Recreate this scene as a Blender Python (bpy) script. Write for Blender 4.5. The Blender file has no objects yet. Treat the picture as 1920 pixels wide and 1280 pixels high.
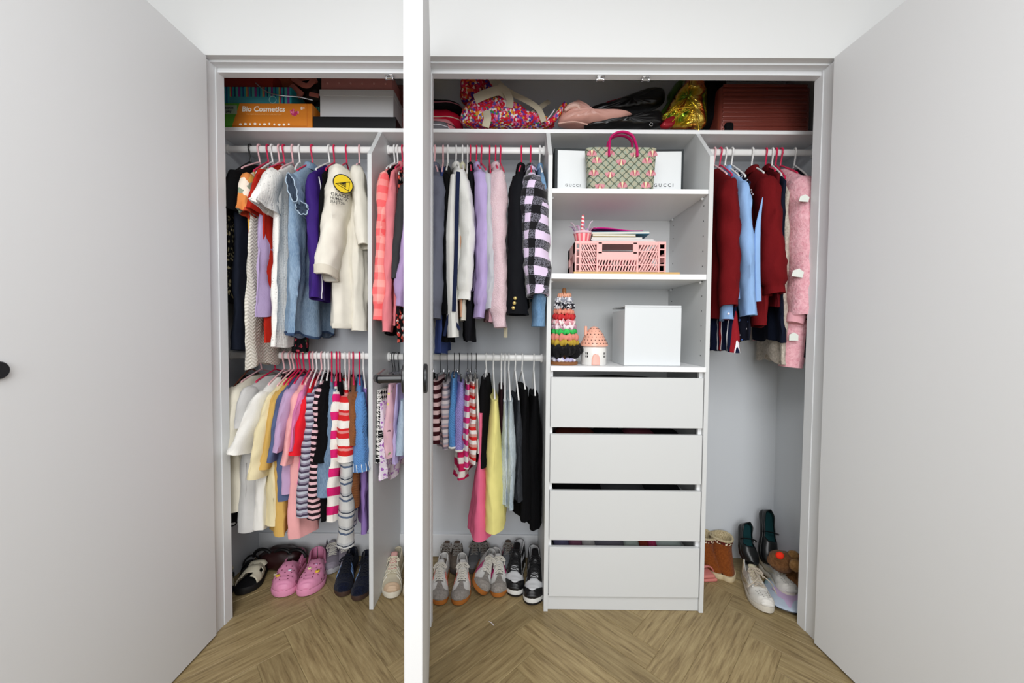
import bpy, bmesh, math, random
from mathutils import Vector, Matrix, noise
RND = random.Random(11)
SC = bpy.context.scene
COL = SC.collection
PI = math.pi
# ------------------------------------------------------------------ camera
F_PX, CAM_H = 700.0, 1.215
PITCH, YAW, ROLL = math.radians(1.8), math.radians(-0.2), math.radians(0.45)
_f = Vector((math.sin(YAW)*math.cos(PITCH), math.cos(YAW)*math.cos(PITCH), -math.sin(PITCH)))
_r = Vector((math.cos(YAW), -math.sin(YAW), 0.0))
_u = _r.cross(_f)
_r, _u = _r*math.cos(ROLL)+_u*math.sin(ROLL), _u*math.cos(ROLL)-_r*math.sin(ROLL)
cam_d = bpy.data.cameras.new('camera'); cam = bpy.data.objects.new('camera', cam_d); COL.objects.link(cam)
cam_d.sensor_fit = 'HORIZONTAL'; cam_d.sensor_width = 36.0; cam_d.lens = F_PX/1920*36.0; cam_d.clip_start = 0.02
m = Matrix((( _r.x, _u.x, -_f.x, 0), (_r.y, _u.y, -_f.y, 0), (_r.z, _u.z, -_f.z, CAM_H), (0,0,0,1)))
cam.matrix_world = m
SC.camera = cam
def P(px, py, Y):
    """point of the place at measured photo position (px,py) and true depth Y"""
    d = _f + _r*((px-960)/F_PX) - _u*((py-640)/F_PX)
    return Vector((0,0,CAM_H)) + d*(Y/d.y)
def PF(px, py, z=0.0):
    d = _f + _r*((px-960)/F_PX) - _u*((py-640)/F_PX)
    return Vector((0,0,CAM_H)) + d*((z-CAM_H)/d.z)
# ------------------------------------------------------------------ light
W = bpy.data.worlds.new('world'); SC.world = W; W.use_nodes = True
bg = W.node_tree.nodes['Background']; bg.inputs[0].default_value = (0.94, 0.97, 1.0, 1); bg.inputs[1].default_value = 0.42
def area(name, loc, rot, sx, sy, power, col=(1,1,1)):
    d = bpy.data.lights.new(name, 'AREA'); d.shape = 'RECTANGLE'; d.size = sx; d.size_y = sy; d.energy = power; d.color = col
    o = bpy.data.objects.new(name, d); COL.objects.link(o); o.location = loc; o.rotation_euler = rot
    return o
area('top_fill_light', (0.0, -0.35, 2.64), (0,0,0), 1.6, 1.0, 42, (0.985,0.99,1.0))  # added fill from above, no ceiling fixture behind it
area('front_fill_light', (0.0, -2.2, 1.85), (math.radians(86),0,0), 1.8, 1.5, 66, (0.975,0.985,1.0))  # added frontal fill behind the camera, the room has no window there
vs = SC.view_settings
SC.display_settings.display_device = 'sRGB'
vs.view_transform = 'Standard'; vs.look = 'None'; vs.gamma = 1.0; vs.use_curve_mapping = False
vs.exposure = 0.2
# ------------------------------------------------------------------ materials
def lin(h):
    if isinstance(h, tuple): return h
    h = h.lstrip('#'); c = [int(h[i:i+2],16)/255 for i in (0,2,4)]
    return tuple(x/12.92 if x <= .04045 else ((x+.055)/1.055)**2.4 for x in c)
MATS = {}
class NT:
    def __init__(s, name):
        s.m = bpy.data.materials.new(name); s.m.use_nodes = True; s.t = s.m.node_tree
        s.b = s.t.nodes['Principled BSDF']; s._tc = None
    def n(s, typ, **kw):
        x = s.t.nodes.new(typ)
        for k, v in kw.items(): setattr(x, k, v)
        return x
    def l(s, a, b): s.t.links.new(a, b)
    def tc(s, kind='Object'):
        if s._tc is None: s._tc = s.n('ShaderNodeTexCoord')
        return s._tc.outputs[kind]
    def sep(s, v=None):
        x = s.n('ShaderNodeSeparateXYZ'); s.l(v or s.tc(), x.inputs[0]); return x.outputs
    def math(s, op, a, b=None, c=None):
        x = s.n('ShaderNodeMath', operation=op)
        for i, v in enumerate((a, b, c)):
            if v is None: continue
            if isinstance(v, (int, float)): x.inputs[i].default_value = v
            else: s.l(v, x.inputs[i])
        return x.outputs[0]
    def mapping(s, scale=(1,1,1), rot=(0,0,0), loc=(0,0,0), kind='Object', src=None):
        x = s.n('ShaderNodeMapping'); s.l(src or s.tc(kind), x.inputs[0])
        x.inputs['Scale'].default_value = scale; x.inputs['Rotation'].default_value = rot; x.inputs['Location'].default_value = loc
        return x.outputs[0]
    def noise(s, scale, detail=2, vec=None, rough=.5, dist=0.0):
        x = s.n('ShaderNodeTexNoise'); x.inputs['Scale'].default_value = scale; x.inputs['Detail'].default_value = detail
        x.inputs['Roughness'].default_value = rough; x.inputs['Distortion'].default_value = dist
        s.l(vec or s.tc(), x.inputs['Vector']); return x.outputs[0]
    def voro(s, scale, vec=None, feature='F1', rnd=1.0):
        x = s.n('ShaderNodeTexVoronoi', feature=feature); x.inputs['Scale'].default_value = scale
        if 'Randomness' in x.inputs: x.inputs['Randomness'].default_value = rnd
        s.l(vec or s.tc(), x.inputs['Vector']); return x.outputs
    def ramp(s, fac, stops, interp='CONSTANT'):
        x = s.n('ShaderNodeValToRGB'); cr = x.color_ramp; cr.interpolation = interp
        while len(cr.elements) < len(stops): cr.elements.new(0.5)
        for e, (p, c) in zip(cr.elements, stops):
            e.position = p; e.color = (*lin(c), 1)
        if isinstance(fac, (int,float)): x.inputs[0].default_value = fac
        else: s.l(fac, x.inputs[0])
        return x.outputs[0]
    def mix(s, fac, a, b, blend='MIX'):
        x = s.n('ShaderNodeMix', data_type='RGBA', blend_type=blend)
        if isinstance(fac, (int,float)): x.inputs[0].default_value = fac
        else: s.l(fac, x.inputs[0])
        for i, v in ((6,a),(7,b)):
            if isinstance(v, (str,tuple)): x.inputs[i].default_value = (*lin(v),1)
            else: s.l(v, x.inputs[i])
        return x.outputs[2]
    def color(s, c):
        if isinstance(c, (str,tuple)): s.b.inputs['Base Color'].default_value = (*lin(c),1)
        else: s.l(c, s.b.inputs['Base Color'])
    def bump(s, h, strength=.3, dist=.002):
        x = s.n('ShaderNodeBump'); x.inputs['Strength'].default_value = strength; x.inputs['Distance'].default_value = dist
        s.l(h, x.inputs['Height']); s.l(x.outputs[0], s.b.inputs['Normal'])
    def vary(s, c, amt=.12, scale=9):
        """slight tone variation of the cloth itself"""
        k = s.noise(scale, 3)
        f = s.ramp(k, [(0.3,(1-amt,)*3),(0.7,(1.0,)*3)], 'LINEAR')
        if isinstance(c, (str,tuple)): c = s.ramp(0.0, [(0,c),(1,c)])
        return s.mix(1.0, c, f, 'MULTIPLY')
    def done(s, rough=.6, spec=.3, metal=0.0, sheen=0.0, coat=0.0):
        i = s.b.inputs
        i['Roughness'].default_value = rough; i['Metallic'].default_value = metal
        i['Specular IOR Level'].default_value = spec; i['Sheen Weight'].default_value = sheen; i['Coat Weight'].default_value = coat
        return s.m
def plain(name, c, rough=.5, spec=.4, metal=0, coat=0, grain=0):
    if name in MATS: return MATS[name]
    t = NT(name); t.color(t.vary(c, .06, 30) if grain else c)
    if grain: t.bump(t.noise(grain, 3), .15, .001)
    MATS[name] = t.done(rough, spec, metal, coat=coat); return MATS[name]
def cloth(name, c, weave=260, wr=.75, rough=.85, amt=.13, sheen=.0):
    if name in MATS: return MATS[name]
    t = NT(name); t.color(t.vary(c, amt))
    h = t.math('ADD', t.math('MULTIPLY', t.noise(weave, 1), .06), t.math('MULTIPLY', t.noise(11, 1.2, t.mapping((1,1,.4)), .4), 1.5))
    t.bump(h, wr, .010); MATS[name] = t.done(rough, .08, sheen=sheen); return MATS[name]
def knit(name, c, rough=.95):
    if name in MATS: return MATS[name]
    t = NT(name); t.color(t.vary(c, .16, 60))
    z = t.sep()[2]; w = t.n('ShaderNodeTexWave', wave_type='BANDS', bands_direction='DIAGONAL'); w.inputs['Scale'].default_value = 60; w.inputs['Distortion'].default_value = 2
    t.l(t.tc(), w.inputs['Vector']); t.bump(w.outputs['Fac'], .6, .003); MATS[name] = t.done(rough, .08, sheen=.05); return MATS[name]
def fuzzy(name, c, c2, scale=55):
    if name in MATS: return MATS[name]
    t = NT(name); k = t.noise(scale, 4, rough=.7)
    t.color(t.ramp(k, [(.3,c2),(.62,c)], 'LINEAR')); t.bump(k, .8, .007); MATS[name] = t.done(.95, .08, sheen=.08); return MATS[name]
def striped(name, stops, period, axis=2, wob=.0, weave=True, tilt=0.0):
    """horizontal stripes: stops are (position 0..1, colour)"""
    if name in MATS: return MATS[name]
    t = NT(name); s = t.sep(t.mapping(rot=(0,tilt,0)) if tilt else None); k = t.math('DIVIDE', s[axis], period)
    if wob: k = t.math('ADD', k, t.math('MULTIPLY', t.noise(18), wob))
    t.color(t.vary(t.ramp(t.math('FRACT', t.math('ADD', k, 50.0)), stops), .12))
    t.bump(t.noise(200, 2), .35, .003); MATS[name] = t.done(.9, .08); return MATS[name]
def printed(name, stops, scale=40, ground=None, dots=.35, wr=.4, rough=.85):
    """scattered flower / motif print: random coloured blobs, optional ground colour between them"""
    if name in MATS: return MATS[name]
    t = NT(name); wv = t.n('ShaderNodeVectorMath', operation='ADD'); nz = t.n('ShaderNodeTexNoise'); nz.inputs['Scale'].default_value = scale*1.3
    t.l(t.tc(), nz.inputs['Vector']); mp = t.n('ShaderNodeVectorMath', operation='SCALE'); t.l(nz.outputs[1], mp.inputs[0]); mp.inputs['Scale'].default_value = .9/scale
    t.l(t.tc(), wv.inputs[0]); t.l(mp.outputs[0], wv.inputs[1])
    v = t.voro(scale, wv.outputs[0]); c = t.ramp(t.sep(v['Color'])[0], stops)
    if ground is not None:
        c = t.mix(t.math('LESS_THAN', v['Distance'], dots), ground, c)
    t.color(c); t.bump(t.noise(20, 3), wr, .006); MATS[name] = t.done(rough, .15); return MATS[name]
def denim(name, c, c2):
    if name in MATS: return MATS[name]
    t = NT(name); k = t.noise(10, 4, t.mapping((1,1,.6)), .65); f = t.noise(320, 2, t.mapping((1,1,.25)))
    base = t.ramp(k, [(.3,c2),(.66,c)], 'LINEAR'); t.color(t.mix(.35, base, t.ramp(f, [(.35,c2),(.6,c)], 'LINEAR')))
    t.bump(t.math('ADD', f, t.math('MULTIPLY', k, 3)), .4, .004); MATS[name] = t.done(.9, .15); return MATS[name]
WHITE = plain('white_melamine', '#d0d2d2', .38, .4)
EDGE = plain('white_board_edge', '#ebeced', .42, .4)
PAINT = plain('white_paint', '#e0e2e4', .45, .4)
DOORP = plain('door_paint', '#d9dadb', .5, .3)
WALLP = plain('wall_paint', '#d8d9d9', .7, .2)
CLOSET = plain('closet_wall_paint', '#ced2d6', .7, .2)
BLACK = plain('black_plastic', '#0b0b0c', .4, .5)
MATTE = plain('matte_black_metal', '#141518', .35, .5)
CHROME = plain('chrome', '#c8c8ca', .15, .5, 1.0)
HANG = {'pink': plain('pale_pink_plastic', '#eebcc0', .35, .5), 'red': plain('raspberry_plastic', '#d31a4e', .35, .5),
        'white': plain('white_plastic', '#ececea', .35, .5), 'black': BLACK, 'brown': plain('brown_wood_hanger', '#7c4a3c', .5, .3)}
# ------------------------------------------------------------------ mesh helpers
class MB:
    def __init__(s): s.v = []; s.f = []
    def add(s, vs, fs):
        o = len(s.v); s.v += [Vector(v) for v in vs]; s.f += [tuple(i+o for i in f) for f in fs]; return s
    def box(s, x0, x1, y0, y1, z0, z1):
        return s.add([(x0,y0,z0),(x1,y0,z0),(x1,y1,z0),(x0,y1,z0),(x0,y0,z1),(x1,y0,z1),(x1,y1,z1),(x0,y1,z1)],
                     [(0,3,2,1),(4,5,6,7),(0,1,5,4),(1,2,6,5),(2,3,7,6),(3,0,4,7)])
    def rbox(s, x0, x1, y0, y1, z0, z1, r=.003, seg=2):
        bm = bmesh.new(); bmesh.ops.create_cube(bm, size=1)
        for v in bm.verts: v.co = Vector(((x0+x1)/2+v.co.x*(x1-x0), (y0+y1)/2+v.co.y*(y1-y0), (z0+z1)/2+v.co.z*(z1-z0)))
        bmesh.ops.bevel(bm, geom=bm.edges[:], offset=min(r, .45*min(abs(x1-x0),abs(y1-y0),abs(z1-z0))), segments=seg, affect='EDGES', profile=.5)
        bm.verts.index_update(); s.add([v.co.copy() for v in bm.verts], [[v.index for v in f.verts] for f in bm.faces]); bm.free(); return s
    def loft(s, rings, cap0=True, cap1=True, closed=True):
        n = len(rings[0]); o = len(s.v)
        for r in rings: s.v += [Vector(p) for p in r]
        for i in range(len(rings)-1):
            for j in range(n if closed else n-1):
                a = o+i*n+j; b = o+i*n+(j+1)%n; s.f.append((a, b, b+n, a+n))
        if cap0: s.f.append(tuple(o+j for j in reversed(range(n))))
        if cap1: s.f.append(tuple(o+(len(rings)-1)*n+j for j in range(n)))
        return s
    def tube(s, pts, r, n=8, cap=True, flat=1.0, closed=False, up0=None):
        pts = [Vector(p) for p in pts]; N = len(pts); rings = []; up = Vector(up0) if up0 else None
        for i, p in enumerate(pts):
            a = pts[(i-1) % N] if (closed or i > 0) else p; b = pts[(i+1) % N] if (closed or i < N-1) else p
            t = (b-a).normalized()
            if up is None:
                up = Vector((0,0,1)) if abs(t.z) < .9 else Vector((1,0,0))
            x = t.cross(up)
            if x.length < 1e-5: x = t.cross(Vector((0,1,.3)))
            x.normalize(); up = x.cross(t).normalized()
            rr = r[i] if isinstance(r, (list,tuple)) else r
            rings.append([p + x*(rr*math.cos(2*PI*k/n)) + up*(rr*flat*math.sin(2*PI*k/n)) for k in range(n)])
        if closed: rings.append(rings[0]); return s.loft(rings, False, False)
        return s.loft(rings, cap, cap)
    def lathe(s, prof, n=24, c=(0,0,0), cap0=True, cap1=True):
        c = Vector(c); return s.loft([[c+Vector((r*math.cos(2*PI*k/n), r*math.sin(2*PI*k/n), z)) for k in range(n)] for r, z in prof], cap0, cap1)
    def ball(s, c, rx, ry=None, rz=None, n=14, k=9, bumpy=0, seed=0):
        ry = ry or rx; rz = rz or rx; c = Vector(c); rings = []
        for i in range(k+1):
            a = -PI/2 + PI*i/k; ring = []
            for j in range(n):
                b = 2*PI*j/n; d = Vector((math.cos(a)*math.cos(b), math.cos(a)*math.sin(b), math.sin(a)))
                q = 1+bumpy*noise.noise(d*2.3+Vector((seed,seed*.7,0)))
                ring.append(c+Vector((d.x*rx*q, d.y*ry*q, d.z*rz*q)))
            rings.append(ring)
        return s.loft(rings)
    def grid(s, fn, nu, nv, close_u=False):
        o = len(s.v)
        for i in range(nu+1):
            for j in range(nv+1): s.v.append(Vector(fn(i/nu, j/nv)))
        for i in range(nu):
            for j in range(nv):
                a = o+i*(nv+1)+j; s.f.append((a, a+nv+1, a+nv+2, a+1))
        return s
    def prism(s, outline, axis, a, b):
        """outline: list of 2D points, extruded along axis from a to b"""
        def mk(p, q): return {'x':(q,p[0],p[1]), 'y':(p[0],q,p[1]), 'z':(p[0],p[1],q)}[axis]
        return s.loft([[mk(p,a) for p in outline],[mk(p,b) for p in outline]])
    def move(s, M):
        s.v = [M @ v for v in s.v]; return s
    def build(s, name, mat, parent=None, smooth=True, angle=40, fix=True, solid=0, sub=0, flip=False):
        me = bpy.data.meshes.new(name); me.from_pydata([tuple(v) for v in s.v], [], s.f)
        if fix:
            bm = bmesh.new(); bm.from_mesh(me); bmesh.ops.remove_doubles(bm, verts=bm.verts, dist=1e-6); bmesh.ops.recalc_face_normals(bm, faces=bm.faces); bm.to_mesh(me); bm.free()
        me.materials.append(mat); o = bpy.data.objects.new(name, me); COL.objects.link(o)
        if smooth:
            me.polygons.foreach_set('use_smooth', [True]*len(me.polygons))
            if angle < 180: me.set_sharp_from_angle(angle=math.radians(angle))
        if solid:
            md = o.modifiers.new('thick', 'SOLIDIFY'); md.thickness = solid; md.offset = -1
        if sub:
            md = o.modifiers.new('sub', 'SUBSURF'); md.levels = sub; md.render_levels = sub
        if parent is not None: o.parent = parent
        return o
def tag(o, label=None, cat=None, group=None, kind=None):
    if label: o['label'] = label
    if cat: o['category'] = cat
    if group: o['group'] = group
    if kind: o['kind'] = kind
    return o
def thing(name, label, cat, loc=(0,0,0), rz=0.0, group=None, rot=None):
    o = bpy.data.objects.new(name, None); COL.objects.link(o); o.empty_display_size = .05
    o.location = loc; o.rotation_euler = rot or (0,0,rz); return tag(o, label, cat, group)
def struct(name, mb, mat, label=None, parent=None, smooth=False):
    o = mb.build(name, mat, parent, smooth=smooth); o['kind'] = 'structure'
    if label: o['label'] = label
    return o
def text(name, s, size, mat, parent, M, ext=.0004, bold=0.0, shear=0.0, align='CENTER', sx=1.0):
    cu = bpy.data.curves.new('t', 'FONT'); cu.body = s; cu.size = size; cu.extrude = ext; cu.align_x = align; cu.align_y = 'CENTER'; cu.offset = bold; cu.shear = shear; cu.resolution_u = 3
    t = bpy.data.objects.new('t', cu); COL.objects.link(t)
    dg = bpy.context.evaluated_depsgraph_get(); me = bpy.data.meshes.new_from_object(t.evaluated_get(dg))
    bpy.data.objects.remove(t); bpy.data.curves.remove(cu)
    me.transform(M @ Matrix.Diagonal((sx,1,1,1))); me.materials.clear(); me.materials.append(mat)
    o = bpy.data.objects.new(name, me); COL.objects.link(o)
    if parent is not None: o.parent = parent
    return o
FACE = Matrix.Rotation(PI/2, 4, 'X')          # text standing up, read from -Y
def at(M, x, y, z): return Matrix.Translation((x,y,z)) @ M
def arc(c, r, a0, a1, n, plane='xz', ry=None):
    c = Vector(c); out = []; ry = ry or r
    for i in range(n+1):
        a = a0+(a1-a0)*i/n; u, v = r*math.cos(a), ry*math.sin(a)
        out.append(c + {'xz':Vector((u,0,v)), 'yz':Vector((0,u,v)), 'xy':Vector((u,v,0))}[plane])
    return out
def bez(pts, n=12):
    """smooth path through the points (Catmull-Rom)"""
    pts = [Vector(p) for p in pts]; q = [pts[0]*2-pts[1]]+pts+[pts[-1]*2-pts[-2]]; out = []
    for i in range(1, len(q)-2):
        for k in range(n):
            t = k/n; a, b, c, d = q[i-1], q[i], q[i+1], q[i+2]
            out.append(.5*((2*b)+(c-a)*t+(2*a-5*b+4*c-d)*t*t+(3*b-a-3*c+d)*t**3))
    out.append(pts[-1]); return out
# ================================================================== the room
YW_, Y_P, Y_S, Y_B = 1.432, 1.576, 1.70, 1.97           # wall face, panel fronts, top shelf front, closet back
XL, XR = -1.353, 1.397                                 # closet side walls
OL, OR = -1.169, 1.194                                  # opening
ZH = 2.238
# herringbone floor
fl = struct('floor', MB().box(-2.3, 2.3, -2.3, 2.05, -.06, -.003), plain('floor_underlay', '#4a3d2c', .8), 'light oak herringbone plank floor')
def wood(name, c1, c2, c3):
    t = NT(name); oi = t.n('ShaderNodeObjectInfo'); rv = t.n('ShaderNodeVectorMath', operation='SCALE'); t.l(oi.outputs['Location'], rv.inputs[0]); rv.inputs['Scale'].default_value = 7.3
    ad = t.n('ShaderNodeVectorMath', operation='ADD'); t.l(t.tc(), ad.inputs[0]); t.l(rv.outputs[0], ad.inputs[1])
    g = t.noise(3.2, 5, t.mapping((2.2, 26, 5), src=ad.outputs[0]), .62, .35); g2 = t.noise(10, 4, t.mapping((3.0, 60, 5), src=ad.outputs[0]), .6)
    base = t.ramp(g, [(.28,c3),(.46,c2),(.68,c1)], 'LINEAR'); fine = t.ramp(g2, [(.3,(.76,)*3),(.62,(1.0,)*3)], 'LINEAR')
    c = t.mix(.75, base, fine, 'MULTIPLY')
    tone = t.ramp(oi.outputs['Random'], [(0,(.86,.84,.80)),(.5,(1.0,.98,.94)),(1,(1.1,1.08,1.04))], 'LINEAR')
    t.color(t.mix(1, c, tone, 'MULTIPLY')); t.bump(g2, .12, .001); return t.done(.42, .35)
OAK = wood('oak_plank', '#a6956f', '#917f5c', '#6e5c40')
pl_w, pl_l, g_ = .11, .66, .0011
plank = MB().rbox(g_, pl_l-g_, g_, pl_w-g_, -.01, 0, .0012, 1)
first = plank.build('floor_plank', OAK, fl, smooth=False); used = False
ca = math.sqrt(.5)
for j in range(-4, 5):
    for k in range(-30, 34):
        for kind in (0, 1):
            a0, b0 = k*pl_w + j*pl_l, k*pl_w - j*pl_l
            if kind: a0, b0 = a0+pl_l+pl_w, b0+pl_w-pl_l          # vertical plank, drawn turned by 90 degrees
            ox, oy = -.371, 1.073
            X, Y = (a0-b0)*ca+ox, (a0+b0)*ca+oy
            ang = PI/4 + (PI/2 if kind else 0)
            cx, cy = X+math.cos(ang)*pl_l/2, Y+math.sin(ang)*pl_l/2
            if not (-1.55 < cx < 1.6 and -.1 < cy < 1.8): continue
            ends = [(X+math.cos(ang)*t, Y+math.sin(ang)*t) for t in (0, pl_l)]
            if any(e[1] > 2.03 or abs(e[0]) > 2.2 for e in ends): 
                if cy > 1.72: continue
            o = first if not used else first.copy()
            if used: COL.objects.link(o); o.parent = fl
            used = True
            o.location = (X, Y, 0); o.rotation_euler = (0,0,ang)
far = MB().box(-2.25, 2.25, -2.25, 2.03, -.0029, -.0022).build('floor_far_boards', OAK, fl, smooth=False)
# walls of the bedroom
ZC = 2.72
struct('wall_front', MB().box(-2.3, 2.3, YW_, YW_+.028, ZH, ZC).box(-2.3, OL-.012, YW_, YW_+.084, 0, ZH).box(OR+.012, 2.3, YW_, YW_+.084, 0, ZH), WALLP, 'white bedroom wall around the wardrobe opening')
struct('wall_left', MB().box(-2.36, -2.3, -2.3, 2.05, 0, ZC), WALLP, 'white left wall of the bedroom')
struct('wall_right', MB().box(2.3, 2.36, -2.3, 2.05, 0, ZC), WALLP, 'white right wall of the bedroom')
struct('ceiling', MB().box(-2.36, 2.36, -2.3, 2.05, ZC, ZC+.06), WALLP, 'white bedroom ceiling')
# stepped head of the opening
struct('trim_1', MB().box(OL-.012, OR+.012, YW_+.028, 1.494, ZH-.006, ZH+.1), PAINT, 'white head lining above the wardrobe doors')
struct('trim_2', MB().box(OL, OR, 1.494, 1.526, ZH-.022, ZH+.1), PAINT, 'white inner head beam above the wardrobe')
# jambs with a door stop
struct('trim_3', MB().box(OL-.05, OL-.003, YW_+.004, 1.485, 0, ZH-.006).box(OL-.05, OL, 1.485, 1.526, 0, ZH-.006), PAINT, 'white left door jamb')
struct('trim_4', MB().box(OR+.003, OR+.05, YW_+.004, 1.485, 0, ZH-.006).box(OR, OR+.05, 1.485, 1.526, 0, ZH-.006), PAINT, 'white right door jamb')
struct('trim_5', MB().box(-.410, -.329, YW_+.004, 1.485, 0, ZH-.006).box(-.413, -.326, 1.485, 1.515, 0, ZH-.022), PAINT, 'white mullion between the two door openings')
# closet shell
struct('wall_back', MB().box(XL-.03, XR+.03, Y_B, Y_B+.06, 0, 2.6), CLOSET, 'pale grey back wall of the wardrobe')
struct('wall_closet_left', MB().box(XL-.03, XL, 1.527, Y_B, 0, 2.6), CLOSET, 'pale grey left side wall inside the wardrobe')
struct('wall_closet_right', MB().box(XR, XR+.03, 1.527, Y_B, 0, 2.6), CLOSET, 'pale grey right side wall inside the wardrobe')
struct('ceiling_closet', MB().box(XL, XR, 1.527, Y_B, 2.5, 2.56), CLOSET, 'pale ceiling inside the wardrobe')
struct('baseboard_back', MB().rbox(XL, -.614, Y_B-.014, Y_B, 0, .12, .003).rbox(-.598, .14, Y_B-.014, Y_B, 0, .12, .003), PAINT, 'white skirting along the back of the wardrobe')
# doors -------------------------------------------------------------
def rose(parent, M, mat, lever=False, r=.03):
    o = MB().lathe([(r*.93,0),(r,.002),(r,.006),(r*.9,.008)], 28).move(M).build('handle_rose', mat, parent)
    if lever:
        MB().tube([(0,0,.006),(0,0,.055)], .0085, 12).tube(bez([(0,0,.052),(.012,0,.058),(.03,0,.058),(.11,0,.058)],4), .0095, 12).move(M).build('lever', mat, parent)
def door(n, hinge, direction, width, side, label):
    """hinge point on the wall, unit direction along the open leaf; side=+1 leaf thickness to the left of direction"""
    rz = math.atan2(direction[1], direction[0])
    root = bpy.data.objects.new('door_%d' % n, None); COL.objects.link(root); root.location = (hinge[0], hinge[1], 0); root.rotation_euler = (0,0,rz)
    root['kind'] = 'structure'; root['label'] = label; root.empty_display_size = .1
    y0, y1 = (0, .035) if side > 0 else (-.035, 0)
    MB().rbox(0, width, y0, y1, .008, ZH-.008, .0012, 1).build('door_leaf', DOORP, root, smooth=False)
    for z in (.22, 1.15, 2.02):
        MB().tube([(0,(y0+y1)/2+side*-.0,z-.045),(0,(y0+y1)/2,z+.045)], .006, 10).build('hinge', CHROME, root)
    return root, y0, y1
d1, a, b = door(1, (-1.157,1.426), (math.sin(math.radians(2.0)), -math.cos(math.radians(2.0))), .75, -1, 'white flat wardrobe door standing open on the left')
rose(d1, Matrix.Translation((.614,0,1.117)) @ Matrix.Rotation(-PI/2,4,'X'), MATTE, r=.02)
d3, a, b = door(3, (1.178,1.418), (math.sin(math.radians(3.0)), -math.cos(math.radians(3.0))), .75, 1, 'white flat wardrobe door standing open on the right')
rose(d3, Matrix.Translation((.614,0,1.117)) @ Matrix.Rotation(PI/2,4,'X'), MATTE)
t2 = math.radians(11.4)
d2, a, b = door(2, (-.324,1.458), (math.sin(t2), -math.cos(t2)), .755, -1, 'white flat wardrobe door seen edge-on in the middle')
rose(d2, Matrix.Translation((.695,0,1.112)) @ Matrix.Rotation(-PI/2,4,'X'), MATTE, r=.031)
rose(d2, Matrix.Translation((.695,-.035,1.112)) @ Matrix.Rotation(PI/2,4,'X') @ Matrix.Rotation(PI,4,'Z'), MATTE, True, r=.031)
MB().rbox(.7545,.7552,-.024,-.009,1.03,1.18,.0003,1).build('latch_plate', PAINT, d2)
# roller catches on the head
for px, lab in ((730,'small chrome roller catch under the head above the left clothes'), (1126,'small chrome roller catch under the head, left of the pair'), (1211,'small chrome roller catch under the head, right of the pair')):
    p = P(px, 141, 1.508); t = thing('roller_catch', lab, 'catch', (p.x, 1.510, ZH-.022), 0, 'roller catches on the head')
    MB().rbox(-.016,.016,-.012,.012,-.005,0,.002).build('catch_plate', CHROME, t)
    MB().tube([(-.011,0,-.009),(.011,0,-.009)], .005, 10).build('roller', CHROME, t)
    for s in (-1,1): MB().rbox(s*.013-.003, s*.013+.003,-.006,.006,-.014,-.003,.001).build('roller_arm', CHROME, t)
# ================================================================== wardrobe boards
ZS0, ZS1 = 2.096, 2.113
tag(MB().rbox(XL+.001, XR-.001, Y_S, Y_B-.001, ZS0, ZS1, .0008, 1).build('top_shelf', EDGE, smooth=False), 'long white top shelf running the full width of the wardrobe', 'shelf')
ZSL = P(960, 290, Y_P).z
def side_outline(): return [(Y_P,.001),(Y_B-.001,.001),(Y_B-.001,ZS0),(Y_S+.002,ZS0),(Y_P,ZSL)]
part_ = MB().prism(side_outline(), 'x', -.614, -.5965)
tag(part_.build('partition_panel', WHITE, smooth=False), 'tall white upright board between the left and middle hanging bays', 'panel')
tw = thing('drawer_tower', 'white open-shelved tower with four drawers below', 'cabinet', (0,0,0))
TX0, TX1, TX2, TX3 = .140, .1575, .8105, .828
MB().prism(side_outline(), 'x', TX0, TX1).build('side_panel', WHITE, tw, smooth=False)
MB().prism(side_outline(), 'x', TX2, TX3).build('side_panel', WHITE, tw, smooth=False)
for z0, z1, yf in ((1.7874,1.807,Y_P+.004), (1.4314,1.4535,Y_P+.004), (1.0435,1.064,Y_P-.012)):
    sh = MB().rbox(TX1+.0005, TX2-.0005, yf, Y_B-.003, z0, z1, .0008, 1).build('shelf', EDGE, tw, smooth=False)
    if z0 > 1.2:
        for x in (TX1+.006, TX2-.006):
            for y in (Y_P+.045, Y_B-.05): MB().ball((x,y,z0-.006), .0065, n=10, k=6).build('shelf_pin', plain('clear_peg','#d8dadb',.2), sh)
holes = MB()
for z in [1.11+.064*i for i in range(11)]:
    for x, s in ((TX2-.0003,-1),(TX1+.0003,1)):
        for y in (Y_P+.04, Y_B-.05): holes.tube([(x,y,z),(x+s*.0006,y,z)], .0028, 8)
h_ = holes.build('peg_holes', plain('hole_dark','#3a3d40',.8), tw); h_['kind'] = 'stuff'
MB().box(TX1, TX2, Y_B-.004, Y_B-.001, .02, ZS0-.001).build('back_board', WHITE, tw, smooth=False)
fronts = [(.8021,1.0159),(.5612,.7724),(.3145,.5289),(.0677,.2830)]
for i, (z0, z1) in enumerate(fronts):
    d = MB().rbox(TX1+.004, TX2-.004, Y_P-.0, Y_P+.017, z0, z1, .0008, 1).build('drawer', WHITE, tw, smooth=False)
    MB().box(TX1+.02, TX1+.032, Y_P+.018, Y_B-.04, z0+.015, z1-.05).box(TX2-.032, TX2-.02, Y_P+.018, Y_B-.04, z0+.015, z1-.05).box(TX1+.02, TX2-.02, Y_B-.05, Y_B-.04, z0+.015, z1-.05).box(TX1+.02, TX2-.02, Y_P+.018, Y_B-.04, z0+.015, z0+.022).build('drawer_box', WHITE, d, smooth=False)
for x0, x1 in ((TX1, TX1+.014), (TX2-.014, TX2)): MB().box(x0, x1, Y_P+.019, Y_P+.035, .066, 1.043).build('filler_strip', EDGE, tw, smooth=False)
MB().rbox(TX1, TX2, Y_P+.012, Y_P+.028, .001, .063, .0008, 1).build('kickboard', WHITE, tw, smooth=False)
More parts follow.
